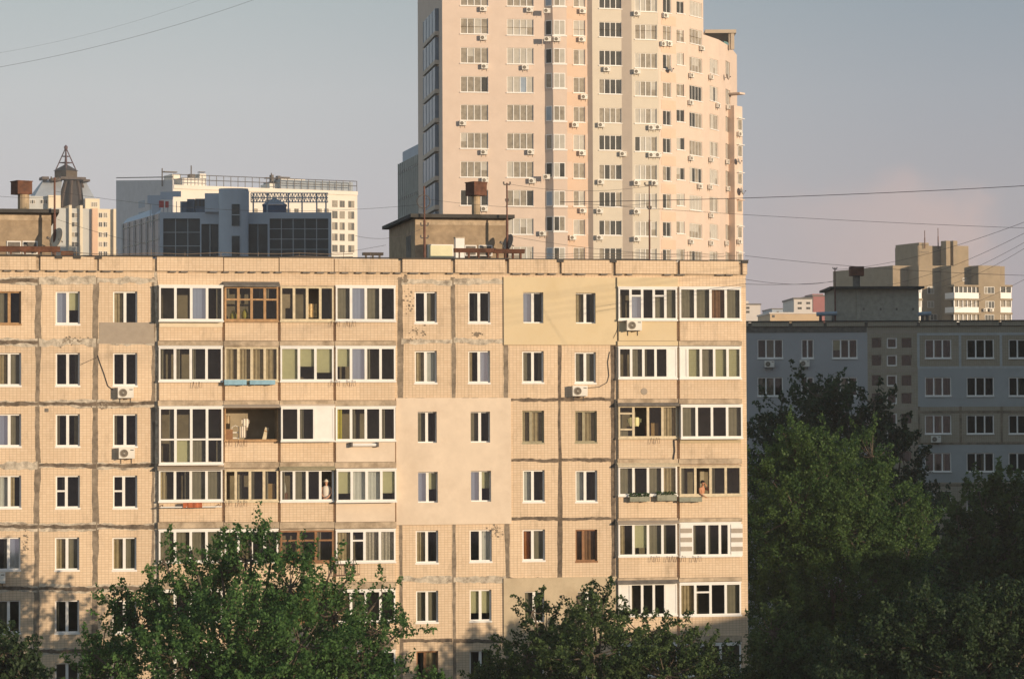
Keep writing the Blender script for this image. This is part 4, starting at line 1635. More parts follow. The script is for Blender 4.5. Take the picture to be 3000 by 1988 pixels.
for q in ((679, 598, 702, 661), (679, 690, 702, 790)):
    a, b, c, d = FG.rect(*q, -3.0)
    p = MB()
    p.box(a, b, -3.0, -2.6, c, d, 0)
    p.box(a - .05, b + .05, -3.03, -3.001, (c + d) / 2 - .06 if q[1] == 598 else d - .05, (c + d) / 2 + .06 if q[1] == 598 else d + .05, 1)
    p.build('slit_window', [M_OFFD, M_MULL], of)
# slanting left wing
wl_ = at(360, 650, 366)
p0 = FG.M.inverted() @ Vector((wl_.x, wl_.y, 0))
zw0 = at(360, 655, 366).z
mb = MB()
A0, B0 = Vector((p0.x, p0.y, 0)), Vector((uo0 - .01, .2, 0))
zA, zB = zw0, FG.uz(470, 624)[1]
mb.quad(A0, B0, B0 + Vector((0, 0, zB)), A0 + Vector((0, 0, zA)), 0)
mb.quad(A0 + Vector((0, 0, zA)), B0 + Vector((0, 0, zB)), B0 + Vector((0, 8, zB + 1.6)), A0 + Vector((0, 8, zA + 1.2)), 1)
nrm = (B0 - A0).cross(Vector((0, 0, 1))).normalized()
for k in range(9):  # thin bands painting the gold reflections in the slanting glass
    z_ = .985 - k * .055
    a1, b1 = A0 + nrm * .06, B0 + nrm * .06
    mb.quad(a1 + Vector((0, 0, zA * z_ - .09)), b1 + Vector((0, 0, zB * z_ - .09)), b1 + Vector((0, 0, zB * z_)), a1 + Vector((0, 0, zA * z_)), 2)
for k in range(7):
    q = A0.lerp(B0, k / 6) + nrm * .1
    mb.tube([q, q + Vector((0, 0, zA + (zB - zA) * k / 6 - .05))], .07, 4, 3)
mb.build('slanted_wing', [M_OFFD, M_OFF, mat('gold_reflection', (.42, .38, .30), .5, .1, 1), M_MULL], of)
# sign frames and plant on its roof
sf = empty('sign_frame', FG.M, 'long rusty grey lattice sign frame on the right of the office roof', 'sign frame', 'frames on the office roof')
mb = MB()
a, b, c, d = FG.rect(735, 566, 961, 592, 3)
for z in (c, (c + d) / 2, d):
    mb.tube([(a, 3, z), (b, 3, z + (.9 if z == d else 0) * 0)], .07, 4)
n = 26
for k in range(n):
    u0, u1 = a + (b - a) * k / n, a + (b - a) * (k + 1) / n
    mb.tube([(u0, 3, c), (u1, 3, d)], .045, 3)
    mb.tube([(u1, 3, c), (u0, 3, d)], .045, 3)
    if k % 2 == 0:
        mb.tube([(u0, 3.1, c), (u0, 3.1, d)], .06, 4)
mb.build('lattice', M_MULL, sf)
for x in (742, 783, 845, 885, 928, 955):
    u = FG.uz(x, 600, 3)[0]
    q = MB()
    q.tube([(u, 3.2, zo), (u, 3.2, d)], .1, 5)
    q.build('leg', M_MULL, sf)
sg = empty('roof_sign', FG.M, 'dark stepped sign seen from behind on the office roof, beside a red panel', 'sign')
mb = MB()
for (x0, y0, x1, y1, m) in ((432, 572, 470, 598, 0), (470, 562, 506, 584, 0), (506, 560, 530, 576, 0), (444, 598, 470, 626, 0)):
    a, b, c, d = FG.rect(x0, y0, x1, y1, 4)
    mb.box(a, b, 4, 4.3, c, d, m)
mb.build('letter_back', M_OFF, sg)
mb = MB()
for (x0, y0, x1, y1) in ((466, 588, 480, 608), (484, 590, 494, 608)):
    a, b, c, d = FG.rect(x0, y0, x1, y1, 3.6)
    mb.box(a, b, 3.6, 3.8, c, d)
mb.build('red_panel', mat('red_sign', (.42, .06, .05), .6, .1, 2), sg)
mb = MB()
a, b, _, _ = FG.rect(440, 600, 530, 610, 4.4)
for k in range(8):
    mb.tube([(a + (b - a) * k / 7, 4.5, zo - 1.5), (a + (b - a) * k / 7, 4.5, FG.uz(470, 590, 4.5)[1])], .06, 4)
mb.build('strut', M_MULL, sg)
pl = empty('roof_plant', FG.M, 'dark humped machinery on the office roof left of the stair tower', 'roof machinery', 'machinery on the office roof')
mb = MB()
for (x0, y0, x1, y1) in ((528, 590, 566, 620), (572, 582, 628, 620), (548, 583, 570, 600)):
    a, b, c, d = FG.rect(x0, y0, x1, y1, 6)
    mb.box(a, b, 6, 9, zo, d)
mb.build('housing', mat('plant_dark', (.13, .15, .18), .7, .2, 1), pl)
mb = MB()
for k in range(5):
    u, z = FG.uz(575 + k * 11, 590, 5.9)
    mb.box(u - .16, u + .16, 5.9, 5.99, z - .6, z + .2)
mb.build('vent', M_STEEL, pl)
pl = empty('roof_tent', FG.M, 'dark blue gabled shelter on the office roof under the lattice frame', 'shelter')
a, b, c, d = FG.rect(770, 578, 838, 622, 6)
mb = MB()
mb.box(a, b, 6, 10, zo, d - .9)
mb.build('body', mat('shelter_blue', (.07, .11, .17), .7, .2, 1), pl)
mb = MB()
mb.poly([(a - .1, 5.9, d - .9), (b + .1, 5.9, d - .9), ((a + b) / 2, 5.9, d)])
mb.quad((a - .1, 5.9, d - .9), ((a + b) / 2, 5.9, d), ((a + b) / 2, 10, d), (a - .1, 10, d - .9))
mb.quad(((a + b) / 2, 5.9, d), (b + .1, 5.9, d - .9), (b + .1, 10, d - .9), ((a + b) / 2, 10, d))
mb.build('roof', M_OFF, pl)

# ribbed glass block squeezed behind the tower's left flank
na, fa = at(1240, 1235, 322), at(1173, 1235, 336)
S = Seg(Vector((fa.x, fa.y, 0)), Vector((na.x, na.y, 0)))
rib = empty('glass_block', S.M, 'narrow ribbed dark glass block seen behind the left flank of the pink tower', 'office building')
zr = at(1240, 412, 322).z
mb = MB()
mb.box(0, S.L, 0, 10, 0, zr - 1.4, 0)
mb.box(.4, S.L, .3, 10, zr - 1.4, zr, 1)
mb.build('curtain_wall', [M_OFFD, M_OFF], rib)
mb = MB()
for k in range(13):
    u = S.L * k / 12
    mb.box(u - .14, u + .14, -.2, -.002, 0, zr - 1.38)
mb.build('fin', mat('fin_grey', (.50, .50, .46), .6, .1, 1), rib)
mb = MB()
for k in range(14):
    z = zr - 2.5 - k * 3.2
    mb.box(0, S.L, -.14, -.004, z - .15, z + .15)
mb.build('floor_band', M_STEEL, rib)

# domed house at the left
D0 = 800.0
FD = Frame(210, D0, R(20))
dm = empty('domed_house', FD.M, 'cream apartment house with dark faceted dome, lantern and open steel spire, at the left', 'apartment building')
M_DCR = mat('dome_house_cream', (.70, .60, .45), .95, .06, .3)
M_DGR = mat('dome_house_grey', (.47, .47, .45), .95, .06, .3)
M_DRF = mat('dome_shingle', (.042, .038, .038), .8, .2, .5)
M_DSL = mat('zinc_slope', (.33, .36, .40), .5, .1, .5)
zb = FD.uz(210, 610)[1]
mb = MB()
seq = [(150, 172, 1), (172, 200, 1), (200, 208, 0), (208, 232, 1), (232, 240, 0), (240, 268, 1), (268, 284, 2), (284, 330, 0), (330, 345, 0)]
for i, (x0, x1, m) in enumerate(seq):
    a, b, c, d = FD.rect(x0, 610, x1, 700)
    pr = -1.2 if m in (0, 2) and x1 - x0 < 20 else 0
    mb.box(a, b - .002, pr, 14, 0, zb + (.8 if x0 in (200, 232) else 0), m)
# upper floors recessed behind the front: left wing with windows
a, b, c, d = FD.rect(82, 575, 178, 640, 3)
mb.box(a, b, 3, 16, 0, d, 1)
a, b, c, d = FD.rect(142, 572, 178, 612, 1)
mb.box(a, b, 1, 2.99, 0, d, 0)
a, b, c, d = FD.rect(250, 582, 292, 640, 3)
mb.box(a, b, 3, 16, 0, d, 0)
mb.build('wall', [M_DCR, M_DGR, mat('dome_house_peach', (.66, .44, .30), .95, .05, .3)], dm)
add_windows(dm, FD, Matrix(), [(x, y, x + w_, y + 15) for (x, w_) in ((209, 20), (289, 11), (303, 12)) for y in (623, 650, 680, 708, 736)], y=-.05, codes=(1, 2), n=2)
add_windows(dm, FD, Matrix(), [(86, 585, 104, 597), (118, 585, 140, 597), (268, 592, 286, 606)], y=2.9, codes=(2, 1), n=3)
# dome
cx, cy = FD.uz(216, 600, 8)[0], 9.0
ztd = FD.uz(216, 522, 8)[1]
zbd = zb + .1
rb_, rt_ = (FD.uz(256, 600, 8)[0] - FD.uz(178, 600, 8)[0]) / 2, (FD.uz(236, 530, 8)[0] - FD.uz(196, 530, 8)[0]) / 2
mb = MB()


def ring8(r, z, n=8, ph=.39):
    return [(cx + r * math.cos(ph + 2 * math.pi * k / n), cy + r * math.sin(ph + 2 * math.pi * k / n), z) for k in range(n)]


lv = [ring8(rb_, zbd - 3), ring8(rb_ * .97, zbd + 2), ring8(rb_ * .8, (zbd + ztd) / 2 + 1), ring8(rt_, ztd)]
for p, q in zip(lv, lv[1:]):
    for k in range(8):
        j = (k + 1) % 8
        mb.quad(p[k], p[j], q[j], q[k])
mb.poly(lv[-1])
dom = mb.build('dome', M_DRF, dm)
mb = MB()
for k in range(8):
    mb.tube([l[k] for l in lv], .5, 5)
mb.build('dome_rib', mat('rib_brown', (.07, .05, .04), .8, .1, 1), dom)
# zinc slopes left and right
for (xt0, xt1, yt, xb0, xb1, yb_) in ((128, 182, 528, 100, 176, 576), (238, 250, 530, 246, 290, 606)):
    mb = MB()
    t0, t1 = FD.uz(xt0, yt, 9), FD.uz(xt1, yt, 9)
    b0, b1 = FD.uz(xb0, yb_, 4), FD.uz(xb1, yb_, 4)
    mb.quad((b0[0], 3.5, b0[1]), (b1[0], 3.5, b1[1]), (t1[0], 9, t1[1]), (t0[0], 9, t0[1]))
    mb.quad((b0[0], 3.5, b0[1]), (t0[0], 9, t0[1]), (t0[0], 12, t0[1]), (b0[0], 14, b0[1]))
    mb.quad((t1[0], 9, t1[1]), (b1[0], 3.5, b1[1]), (b1[0], 14, b1[1]), (t1[0], 12, t1[1]))
    mb.build('roof_slope', M_DSL, dm)
mb = MB()
for (x0, x1, y0, y1) in ((122, 142, 518, 526), (150, 176, 522, 530), (176, 250, 519, 526), (242, 262, 526, 532)):
    a, b, c, d = FD.rect(x0, y0, x1, y1, 6)
    mb.box(a, b, 5, 10, c, d)
mb.build('eave', mat('eave_brown', (.10, .08, .07), .8, .2, 1), dm)
# lantern, tent roof and spire
lw = (FD.uz(225, 500, 8)[0] - FD.uz(161, 500, 8)[0]) / 2 * .72
zl0, zl1, zl2, zl3 = ztd - .3, FD.uz(193, 500, 8)[1], FD.uz(193, 479, 8)[1], FD.uz(193, 427, 8)[1]
cxl = FD.uz(193, 500, 9)[0]
MX = Matrix.Translation((cxl, 9, 0)) @ Matrix.Rotation(R(35), 4, 'Z')
mb = MB()
mb.box(-lw, lw, -lw, lw, zl0, zl1)
mb.xform(MX)
lan = mb.build('lantern', mat('lantern_brick', (.09, .07, .05), .9, .2, 1), dm)
mb = MB()
e = lw * 1.12
for (p, q) in (((-e, -e), (e, -e)), ((e, -e), (e, e)), ((e, e), (-e, e)), ((-e, e), (-e, -e))):
    mb.poly([(p[0], p[1], zl1), (q[0], q[1], zl1), (0, 0, zl2)])
mb.poly([(-e, -e, zl1 - .01), (-e, e, zl1 - .01), (e, e, zl1 - .01), (e, -e, zl1 - .01)])
mb.xform(MX)
mb.build('tent_roof', M_DRF, lan)
mb = MB()
M_SP = mat('spire_steel', (.10, .06, .065), .7, .2, 1)
for k in range(4):
    t = math.pi / 4 + k * math.pi / 2
    e2 = lw * 1.3
    mb.tube([(e2 * math.cos(t), e2 * math.sin(t), zl1 + .1), (.25 * math.cos(t), .25 * math.sin(t), zl3 - 1.0)], .16, 4)
for f_ in (.38, .68):
    e2 = lw * 1.3 * (1 - f_) + .25 * f_
    zz = zl1 + (zl3 - 1 - zl1) * f_
    q = [(e2 * math.cos(math.pi / 4 + k * math.pi / 2), e2 * math.sin(math.pi / 4 + k * math.pi / 2), zz) for k in range(5)]
    mb.tube(q, .13, 4)
mb.tube([(0, 0, zl2 - .3), (0, 0, zl3)], [.5, .14], 6)
mb.lathe([(.001, zl3 - 1.2), (.5, zl3 - .8), (.55, zl3 - .2), (.001, zl3 + .4)], (0, 0, 0), n=8)
mb.xform(MX)
mb.build('spire', M_SP, dm)

# brick block with white balconies, far right
DB = 580.0
FK = Frame(2620, DB, R(24))
bk_ = empty('brick_house', FK.M, 'tan brick apartment block with white balconies and two chimneys, far right behind the shaded roof', 'apartment building')
M_BRK = mat('tan_brick', (.31, .245, .17), .95, .12, .6)
mb = MB()


def wing(x1, x2, ytop, yin, dep, m=0):
    a, b, c, d = FK.rect(x1, ytop, x2, 900, yin)
    mb.box(a, b, yin, yin + dep, 0, d, m)
    return a, b, d


wing(2616, 2666, 778, 0, 24)
wing(2692, 2757, 778, -4, 20)
wing(2650, 2692, 779, 4, 14)
wing(2787, 2850, 778, -8, 22)
wing(2757, 2787, 779, -1, 18)
wing(2867, 2930, 778, -11, 22)
wing(2850, 2867, 779, -6, 16)
wing(2930, 2944, 780, -6, 16)
wing(2690, 2768, 720, 6, 9)
wing(2798, 2838, 720, 5, 9)
wing(2766, 2800, 728, 9, 6)
wing(2693, 2722, 711, 5.9, 9.2)
bw = mb.build('wall', M_BRK, bk_)
mb = MB()
for x in (2772, 2793):
    a, b, c, d = FK.rect(x, 705, x + 12, 760, 3)
    mb.box(a, b, 3, 5, FK.uz(2700, 780)[1] - 1, d)
    mb.build('chimney', M_BRK, bk_)
    mb = MB()
for (x0, y0, x1, y1, n, yi) in ((2717, 839, 2736, 860, 2, -4), (2717, 882, 2736, 901, 2, -4), (2758, 838, 2771, 858, 2, -4.2), (2758, 881, 2771, 901, 2, -4.2), (2883, 840, 2913, 860, 3, -11), (2887, 882, 2913, 903, 3, -11), (2820, 814, 2830, 824, 1, -8), (2725, 920, 2745, 938, 2, -4), (2885, 921, 2912, 938, 3, -11)):
    add_windows(bk_, FK, Matrix(), [(x0, y0, x1, y1)], y=yi, codes=(2, 2, 1), n=n)
for (x0, x1, yi) in ((2796, 2872, -11), (2931, 2963, -9), (2692, 2700, -6)):
    for (yg0, yg1, yw1) in ((840, 857, 877), (880, 899, 918), (921, 940, 950)):
        a, b, c, d = FK.rect(x0, yg0, x1, yg1, yi)
        _, _, c2, _ = FK.rect(x0, yg0, x1, yw1, yi)
        q, g2 = MB(), MB()
        q.box(a, b, yi, yi + 3.5, c2, c, 0)
        q.box(a - .2, b + .2, yi - .2, yi + 3.5, d, d + .4, 1)
        nn = max(2, int((b - a) / .95))
        for i in range(nn + 1):
            x = a + (b - a) * i / nn
            q.box(x - .09, x + .09, yi + .02, yi + .2, c + .002, d - .002, 0)
        g2.quad((a, yi + .21, c), (b, yi + .21, c), (b, yi + .21, d), (a, yi + .21, d), 0)
        o = q.build('balcony', [M_WHITE, M_BRK], bk_)
        g2.build('pane', M_TGL[1] if yg0 > 860 else M_TGL[2], o)
for (x, yt, lb) in ((2709, 675, 'short cross armed aerial on the brick block roof, beside its left upper corner'), (2748, 668, 'tall thin aerial on the brick block roof, left of the two chimneys')):
    mast(lb, x, yt, 5.5, FK, FK.uz(2748, 722, 5.5)[1] - .5, ((3, .8), (4.5, .9)) if x == 2709 else ((7, .3),), .12)
for i, (x, y) in enumerate(((2886, 908), (2905, 908))):
    ac(FK, x, y, 'far tiny air conditioner on the brick block, %s of a pair below a window' % ('left', 'right')[i], 'air conditioners on the brick block', yin=-11.1, sc_=1.2)

# small houses on the horizon at the right
M_FW = mat('far_white', (.66, .60, .55), .95, .06, .2)
M_FR = mat('far_red', (.34, .13, .12), .95, .1, .2)
M_FT = mat('far_tan', (.58, .42, .26), .95, .1, .2)
M_FB = mat('far_blue', (.38, .43, .50), .95, .1, .2)
for (lb, D, ang, x0, x1, yt, m, wr) in (
        ('far white stepped house just right of the tan block corner', 1050, 4, 2150, 2228, 893, M_FW, [(2186, 898, 2196, 905), (2186, 910, 2196, 917)]),
        ('far pale house with four dark windows before the red house', 950, 3, 2326, 2380, 876, M_FW, [(2337, 884, 2349, 891), (2362, 884, 2374, 891), (2337, 899, 2349, 906), (2362, 899, 2374, 906)]),
        ('far red house at the left of the shaded machine room', 1000, 6, 2382, 2452, 868, M_FR, [(2420, 880, 2436, 884), (2420, 892, 2436, 896)]),
        ('far low tan house above the shaded roof edge', 900, 4, 2256, 2400, 919, M_FT, [(2262, 922, 2270, 930)]),
        ('far pale blue house low on the horizon between the white ones', 1300, 5, 2262, 2330, 906, M_FB, [(2275, 911, 2282, 915)])):
    fr = Frame(x0, D, R(ang))
    h = empty('far_house', fr.M, lb, 'house', 'houses on the horizon')
    a, b, c, d = fr.rect(x0, yt, x1, 935)
    q = MB()
    q.box(a, b, 0, 25, 0, d)
    if m is M_FW and D == 1050:
        q.box(a + 2, a + 6, 3, 12, d, d + 1.6)
    if m is M_FR:
        q.box(a, a + (b - a) * .45, 1, 14, d, d - .0 + .9)
    q.build('wall', m, h)
    q = MB()
    q.box(a - .3, b + .3, -.3, 25.3, d + .002, d + .5)
    q.build('roof', M_DARKCONC if m is not M_FT else M_FW, h)
    add_windows(h, fr, Matrix(), wr, y=-.01, codes=(2,), n=2, fm=M_GREYP)

# unseen blocks added to throw shade on the block, trees and corner at right
for (lb, x, y, L, H) in (('unseen low block added to shade the lower corner of the tan block', 53.5, 93.3, 16.0, 15.0), ('unseen six storey block added to shade the trees at the right', 69.8, 96.5, 34.0, 18.5), ('unseen high block added to shade the grey panel block', 45.0, 146.0, 76.0, 46.0)):
    nbm = Matrix.Translation((x, y, 0)) @ Matrix.Rotation(R(11.5), 4, 'Z')
    nb = empty('apartment_block', nbm, lb, 'apartment building', 'panel apartment blocks')
    q = MB()
    q.box(0, L, 0, 12, 0, H)
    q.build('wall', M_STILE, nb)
    q = MB()
    z = 1.2
    while z + 1.5 < H:
        for k in range(int(L / 2.7)):
            q.box(.8 + k * 2.7, 1.9 + k * 2.7, -.03, -.002, z, z + 1.45)
        z += 2.8
    q.build('window_rows', M_TGL[2], nb)['kind'] = 'stuff'
    q = MB()
    q.box(-.2, L + .2, -.2, 12.2, H + .002, H + .3)
    q.build('roof', M_ROOF, nb)

# ------------------------------------------------------------------ trees
def tree(name, label, xpx, Y, lobes, n_clump, n_leaf, ls, mt, seed, group, shoot=1.0, trunk_r=.22, sag=.0, tuft=.26):
    """lobes: (px, py, rx px, ry px, depth offset m); leaves stand on short shoots spread through the lobes"""
    rg_ = np.random.default_rng(seed)
    base = at(xpx, 1500, Y)
    base.z = 0
    root = empty(name, Matrix.Translation(base), label, 'tree', group)
    L = []
    for (px, py, rx, ry, dy) in lobes:
        p = at(px, py, Y + dy) - base
        L.append((p, rx / F * Y, ry / F * Y))
    tops = sorted(L, key=lambda q: q[0].z)
    tz = max(1.5, min(q[0].z - q[2] for q in L) * .9)
    tb = MB()
    tb.tube([(0, 0, 0), (.06, .03, tz * .5), (0, 0, tz)], [trunk_r * 1.3, trunk_r, trunk_r * .8], 9)
    apex = Vector((0, 0, tz))
    wts = np.array([l[1] * l[2] * l[1] for l in L]) ** .8
    wts = wts / wts.sum()
    P0, DIR, LEN = [], [], []
    for li, (c, rx, rz) in enumerate(L):
        mid = apex.lerp(c, .5) + Vector((rnd.uniform(-.3, .3), rnd.uniform(-.3, .3), -.15 * (c - apex).length * .5))
        tb.tube([apex - Vector((0, 0, .2)), mid, c], [trunk_r * .55, trunk_r * .35, trunk_r * .16], 6)
        k = int(round(n_clump * wts[li]))
        d = rg_.normal(size=(k, 3))
        d /= np.linalg.norm(d, axis=1)[:, None]
        rr = rg_.uniform(.12, 1.0, k) ** .45
        # uneven outline: radius varies with direction
        lump = 1 + .16 * np.sin(d[:, 0] * 5.1 + seed) * np.sin(d[:, 2] * 4.3 + seed * 2) + .10 * np.sin(d[:, 1] * 7 + d[:, 0] * 6 + seed * 3)
        q = d * (rr * lump)[:, None]
        pos = np.array(c)[None, :] + q * np.array([rx, rx * .9, rz])[None, :]
        out = d + np.array([0, 0, .75]) + rg_.normal(size=(k, 3)) * .35
        out /= np.linalg.norm(out, axis=1)[:, None]
        P0.append(pos)
        DIR.append(out)
        LEN.append(rg_.uniform(.5, 1.15, k) * shoot * np.clip(.55 + .6 * rr, .5, 1.3))
        for t in range(0, k, max(1, k // 14)):
            e_ = Vector(pos[t])
            m_ = c.lerp(e_, .5) + Vector((0, 0, -.1))
            tb.tube([c, m_, e_], [trunk_r * .16, trunk_r * .1, .018], 4)
    P0, DIR, LEN = np.vstack(P0), np.vstack(DIR), np.concatenate(LEN)
    K = len(P0)
    keep = P0[:, 2] > .6
    P0, DIR, LEN = P0[keep], DIR[keep], LEN[keep]
    K = len(P0)
    t = rg_.uniform(-.25, 1.0, (K, n_leaf))
    wdt = tuft * shoot * (1 - .5 * np.clip(t, 0, 1))
    ctr = P0[:, None, :] + DIR[:, None, :] * (t * LEN[:, None])[:, :, None] + rg_.normal(size=(K, n_leaf, 3)) * wdt[:, :, None] * .62
    ctr[:, :, 2] -= sag * np.clip(t, 0, 1) ** 2 * LEN[:, None]
    ctr = ctr.reshape(-1, 3)
    N = len(ctr)
    a = rg_.normal(size=(N, 3))
    a[:, 2] -= .45
    a /= np.linalg.norm(a, axis=1)[:, None]
    b = rg_.normal(size=(N, 3))
    b -= (b * a).sum(1)[:, None] * a
    b /= np.linalg.norm(b, axis=1)[:, None]
    nrm = np.cross(a, b)
    sz = ls * rg_.uniform(.65, 1.25, N)[:, None]
    v = np.empty((N, 4, 3))
    v[:, 0] = ctr - a * sz * .55
    v[:, 1] = ctr + b * sz * .34 + nrm * sz * .10
    v[:, 2] = ctr + a * sz * .55
    v[:, 3] = ctr - b * sz * .34 + nrm * sz * .10
    me = bpy.data.meshes.new('crown')
    me.vertices.add(N * 4)
    me.vertices.foreach_set('co', v.reshape(-1))
    me.loops.add(N * 4)
    me.loops.foreach_set('vertex_index', np.arange(N * 4, dtype=np.int32))
    me.polygons.add(N)
    me.polygons.foreach_set('loop_start', np.arange(0, N * 4, 4, dtype=np.int32))
    me.polygons.foreach_set('loop_total', np.full(N, 4, dtype=np.int32))
    me.materials.append(mt)
    me.update(calc_edges=True)
    o = bpy.data.objects.new('crown', me)
    COL.objects.link(o)
    o.parent = root
    tb.build('trunk', M_BARK, root)
    return root


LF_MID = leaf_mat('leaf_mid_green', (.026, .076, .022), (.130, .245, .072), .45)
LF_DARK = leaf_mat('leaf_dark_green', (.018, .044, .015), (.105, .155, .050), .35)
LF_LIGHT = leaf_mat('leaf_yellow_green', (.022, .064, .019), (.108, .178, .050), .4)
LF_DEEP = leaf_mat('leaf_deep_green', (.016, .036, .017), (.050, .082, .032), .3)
GA, GBk = 'trees before the tan block', 'trees at the right'
tree('leafy_tree', 'big bright green tree with feathery shoots before the left balconies', 720, 118.5,
     [(720, 1640, 85, 95, 0), (610, 1700, 100, 90, 1), (850, 1720, 95, 90, -1), (520, 1780, 105, 100, 0), (980, 1800, 100, 85, 0), (400, 1840, 95, 95, 1),
      (1110, 1850, 75, 70, 0), (700, 1830, 150, 120, -2), (880, 1890, 150, 110, -2), (560, 1930, 190, 110, -1), (1060, 1950, 110, 100, 0), (800, 2040, 330, 130, 0), (340, 1970, 90, 90, 1), (270, 1990, 70, 70, 1), (300, 1900, 60, 60, 1),
      (480, 1640, 34, 62, 0), (1190, 1830, 34, 62, 0), (330, 1760, 36, 46, 1), (735, 1560, 26, 48, 0), (900, 1640, 40, 46, 0), (640, 1590, 26, 50, 0), (800, 1600, 26, 50, 0), (1020, 1690, 22, 46, 0), (1120, 1740, 26, 44, 0), (560, 1610, 24, 44, 0), (440, 1720, 40, 40, 0), (975, 1660, 24, 40, 0), (255, 1900, 30, 40, 0)],
     1050, 66, .152, LF_MID, 3, GA, 1.0, .26, 0, .20)
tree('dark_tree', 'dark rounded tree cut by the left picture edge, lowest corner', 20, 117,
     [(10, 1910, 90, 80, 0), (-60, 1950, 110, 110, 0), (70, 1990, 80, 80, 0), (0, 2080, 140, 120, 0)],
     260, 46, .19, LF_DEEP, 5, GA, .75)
tree('dark_tree', 'dark green drooping tree before the right half of the tan block', 1740, 121,
     [(1740, 1810, 90, 70, 0), (1600, 1850, 90, 85, 1), (1870, 1850, 100, 75, 0), (1540, 1930, 90, 90, 0), (1990, 1900, 85, 80, 0), (1740, 1920, 180, 110, -2), (1950, 1980, 150, 100, -1), (1460, 1985, 80, 60, 1), (2090, 1950, 60, 70, 0), (2120, 2020, 80, 80, 0), (1750, 2060, 330, 140, 0), (1500, 2050, 130, 110, 0), (1560, 1790, 40, 55, 0), (1690, 1745, 28, 30, 0), (1770, 1745, 34, 30, 0), (1420, 1960, 34, 50, 1), (2080, 1960, 50, 60, 0)],
     1150, 60, .135, LF_DARK, 8, GA, .75, .22, .25, .2)
tree('small_tree', 'low pale green treetop poking up at the bottom below the second window column', 1262, 120,
     [(1262, 2010, 34, 40, 0), (1230, 2040, 50, 40, 0), (1300, 2050, 50, 40, 0)], 60, 40, .18, LF_MID, 11, GA, .7, .1)
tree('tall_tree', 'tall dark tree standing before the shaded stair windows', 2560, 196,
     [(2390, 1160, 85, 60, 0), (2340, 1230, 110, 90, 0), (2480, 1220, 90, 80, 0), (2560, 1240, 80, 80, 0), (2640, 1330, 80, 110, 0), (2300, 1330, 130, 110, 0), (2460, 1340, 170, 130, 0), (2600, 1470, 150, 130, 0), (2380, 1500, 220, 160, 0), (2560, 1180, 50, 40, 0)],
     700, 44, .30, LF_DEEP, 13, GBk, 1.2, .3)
tree('leafy_tree', 'large yellow green tree catching light at the right of the tan block', 2420, 152,
     [(2330, 1330, 75, 85, 0), (2420, 1370, 110, 90, -1), (2555, 1340, 42, 90, 0), (2270, 1400, 70, 80, 0), (2530, 1440, 100, 90, 0), (2640, 1480, 70, 80, 0), (2340, 1500, 140, 120, -2), (2480, 1560, 160, 120, -2), (2640, 1600, 100, 100, -1), (2280, 1640, 120, 120, 0), (2450, 1720, 210, 140, -2), (2640, 1760, 120, 120, 0), (2280, 1800, 120, 120, 0), (2470, 1900, 260, 150, 0), (2300, 1270, 30, 36, 0), (2420, 1290, 30, 36, 0), (2700, 1520, 40, 50, 0), (2210, 1480, 40, 60, 0)],
     2100, 76, .14, LF_LIGHT, 17, GBk, .95, .3, 0, .25)
tree('leafy_tree', 'dull green tree rising at the right edge before the shaded block', 2890, 165,
     [(2880, 1500, 85, 85, 0), (2960, 1460, 80, 80, 0), (2830, 1580, 90, 90, 0), (2960, 1600, 120, 110, 0), (2870, 1700, 150, 120, 0), (3040, 1680, 120, 140, 0), (2900, 1850, 200, 150, 0), (2800, 1480, 36, 46, 0), (2920, 1420, 32, 40, 0)],
     620, 44, .27, LF_DARK, 19, GBk, 1.0, .28)
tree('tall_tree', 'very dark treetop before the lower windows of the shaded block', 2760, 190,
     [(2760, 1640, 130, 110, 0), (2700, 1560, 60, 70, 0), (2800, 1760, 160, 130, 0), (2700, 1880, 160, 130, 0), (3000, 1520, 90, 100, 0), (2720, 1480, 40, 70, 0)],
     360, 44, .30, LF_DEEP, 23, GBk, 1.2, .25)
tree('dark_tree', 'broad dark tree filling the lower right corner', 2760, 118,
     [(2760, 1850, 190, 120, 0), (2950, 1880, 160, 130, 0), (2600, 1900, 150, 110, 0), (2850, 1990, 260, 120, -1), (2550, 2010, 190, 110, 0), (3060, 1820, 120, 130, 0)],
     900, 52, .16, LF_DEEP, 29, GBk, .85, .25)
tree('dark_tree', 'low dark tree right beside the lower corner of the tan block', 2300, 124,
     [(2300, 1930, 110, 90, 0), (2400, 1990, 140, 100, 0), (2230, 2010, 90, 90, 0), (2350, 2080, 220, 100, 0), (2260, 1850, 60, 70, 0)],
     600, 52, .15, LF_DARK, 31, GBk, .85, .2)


# ------------------------------------------------------------------ wires
def wire(label, p0, p1, Y0, Y1, sag, r=.011, pts=14):
    a, b = at(*p0, Y0), at(*p1, Y1)
    m = MB()
    r *= .8
    line = [a.lerp(b, i / pts) - Vector((0, 0, sag * 4 * (i / pts) * (1 - i / pts))) for i in range(pts + 1)]
    if p1[0] > 3000 or p1[1] < 0:           # the span goes on well past the frame
        line.append(line[-1] + (line[-1] - line[-2]).normalized() * 40)
    if p0[0] < 0:
        line.insert(0, line[0] + (line[0] - line[1]).normalized() * 40)
    m.tube(line, r, 4)
    o = m.build('overhead_wire', M_WIRE)
    return tag(o, label, 'wire', 'overhead wires')


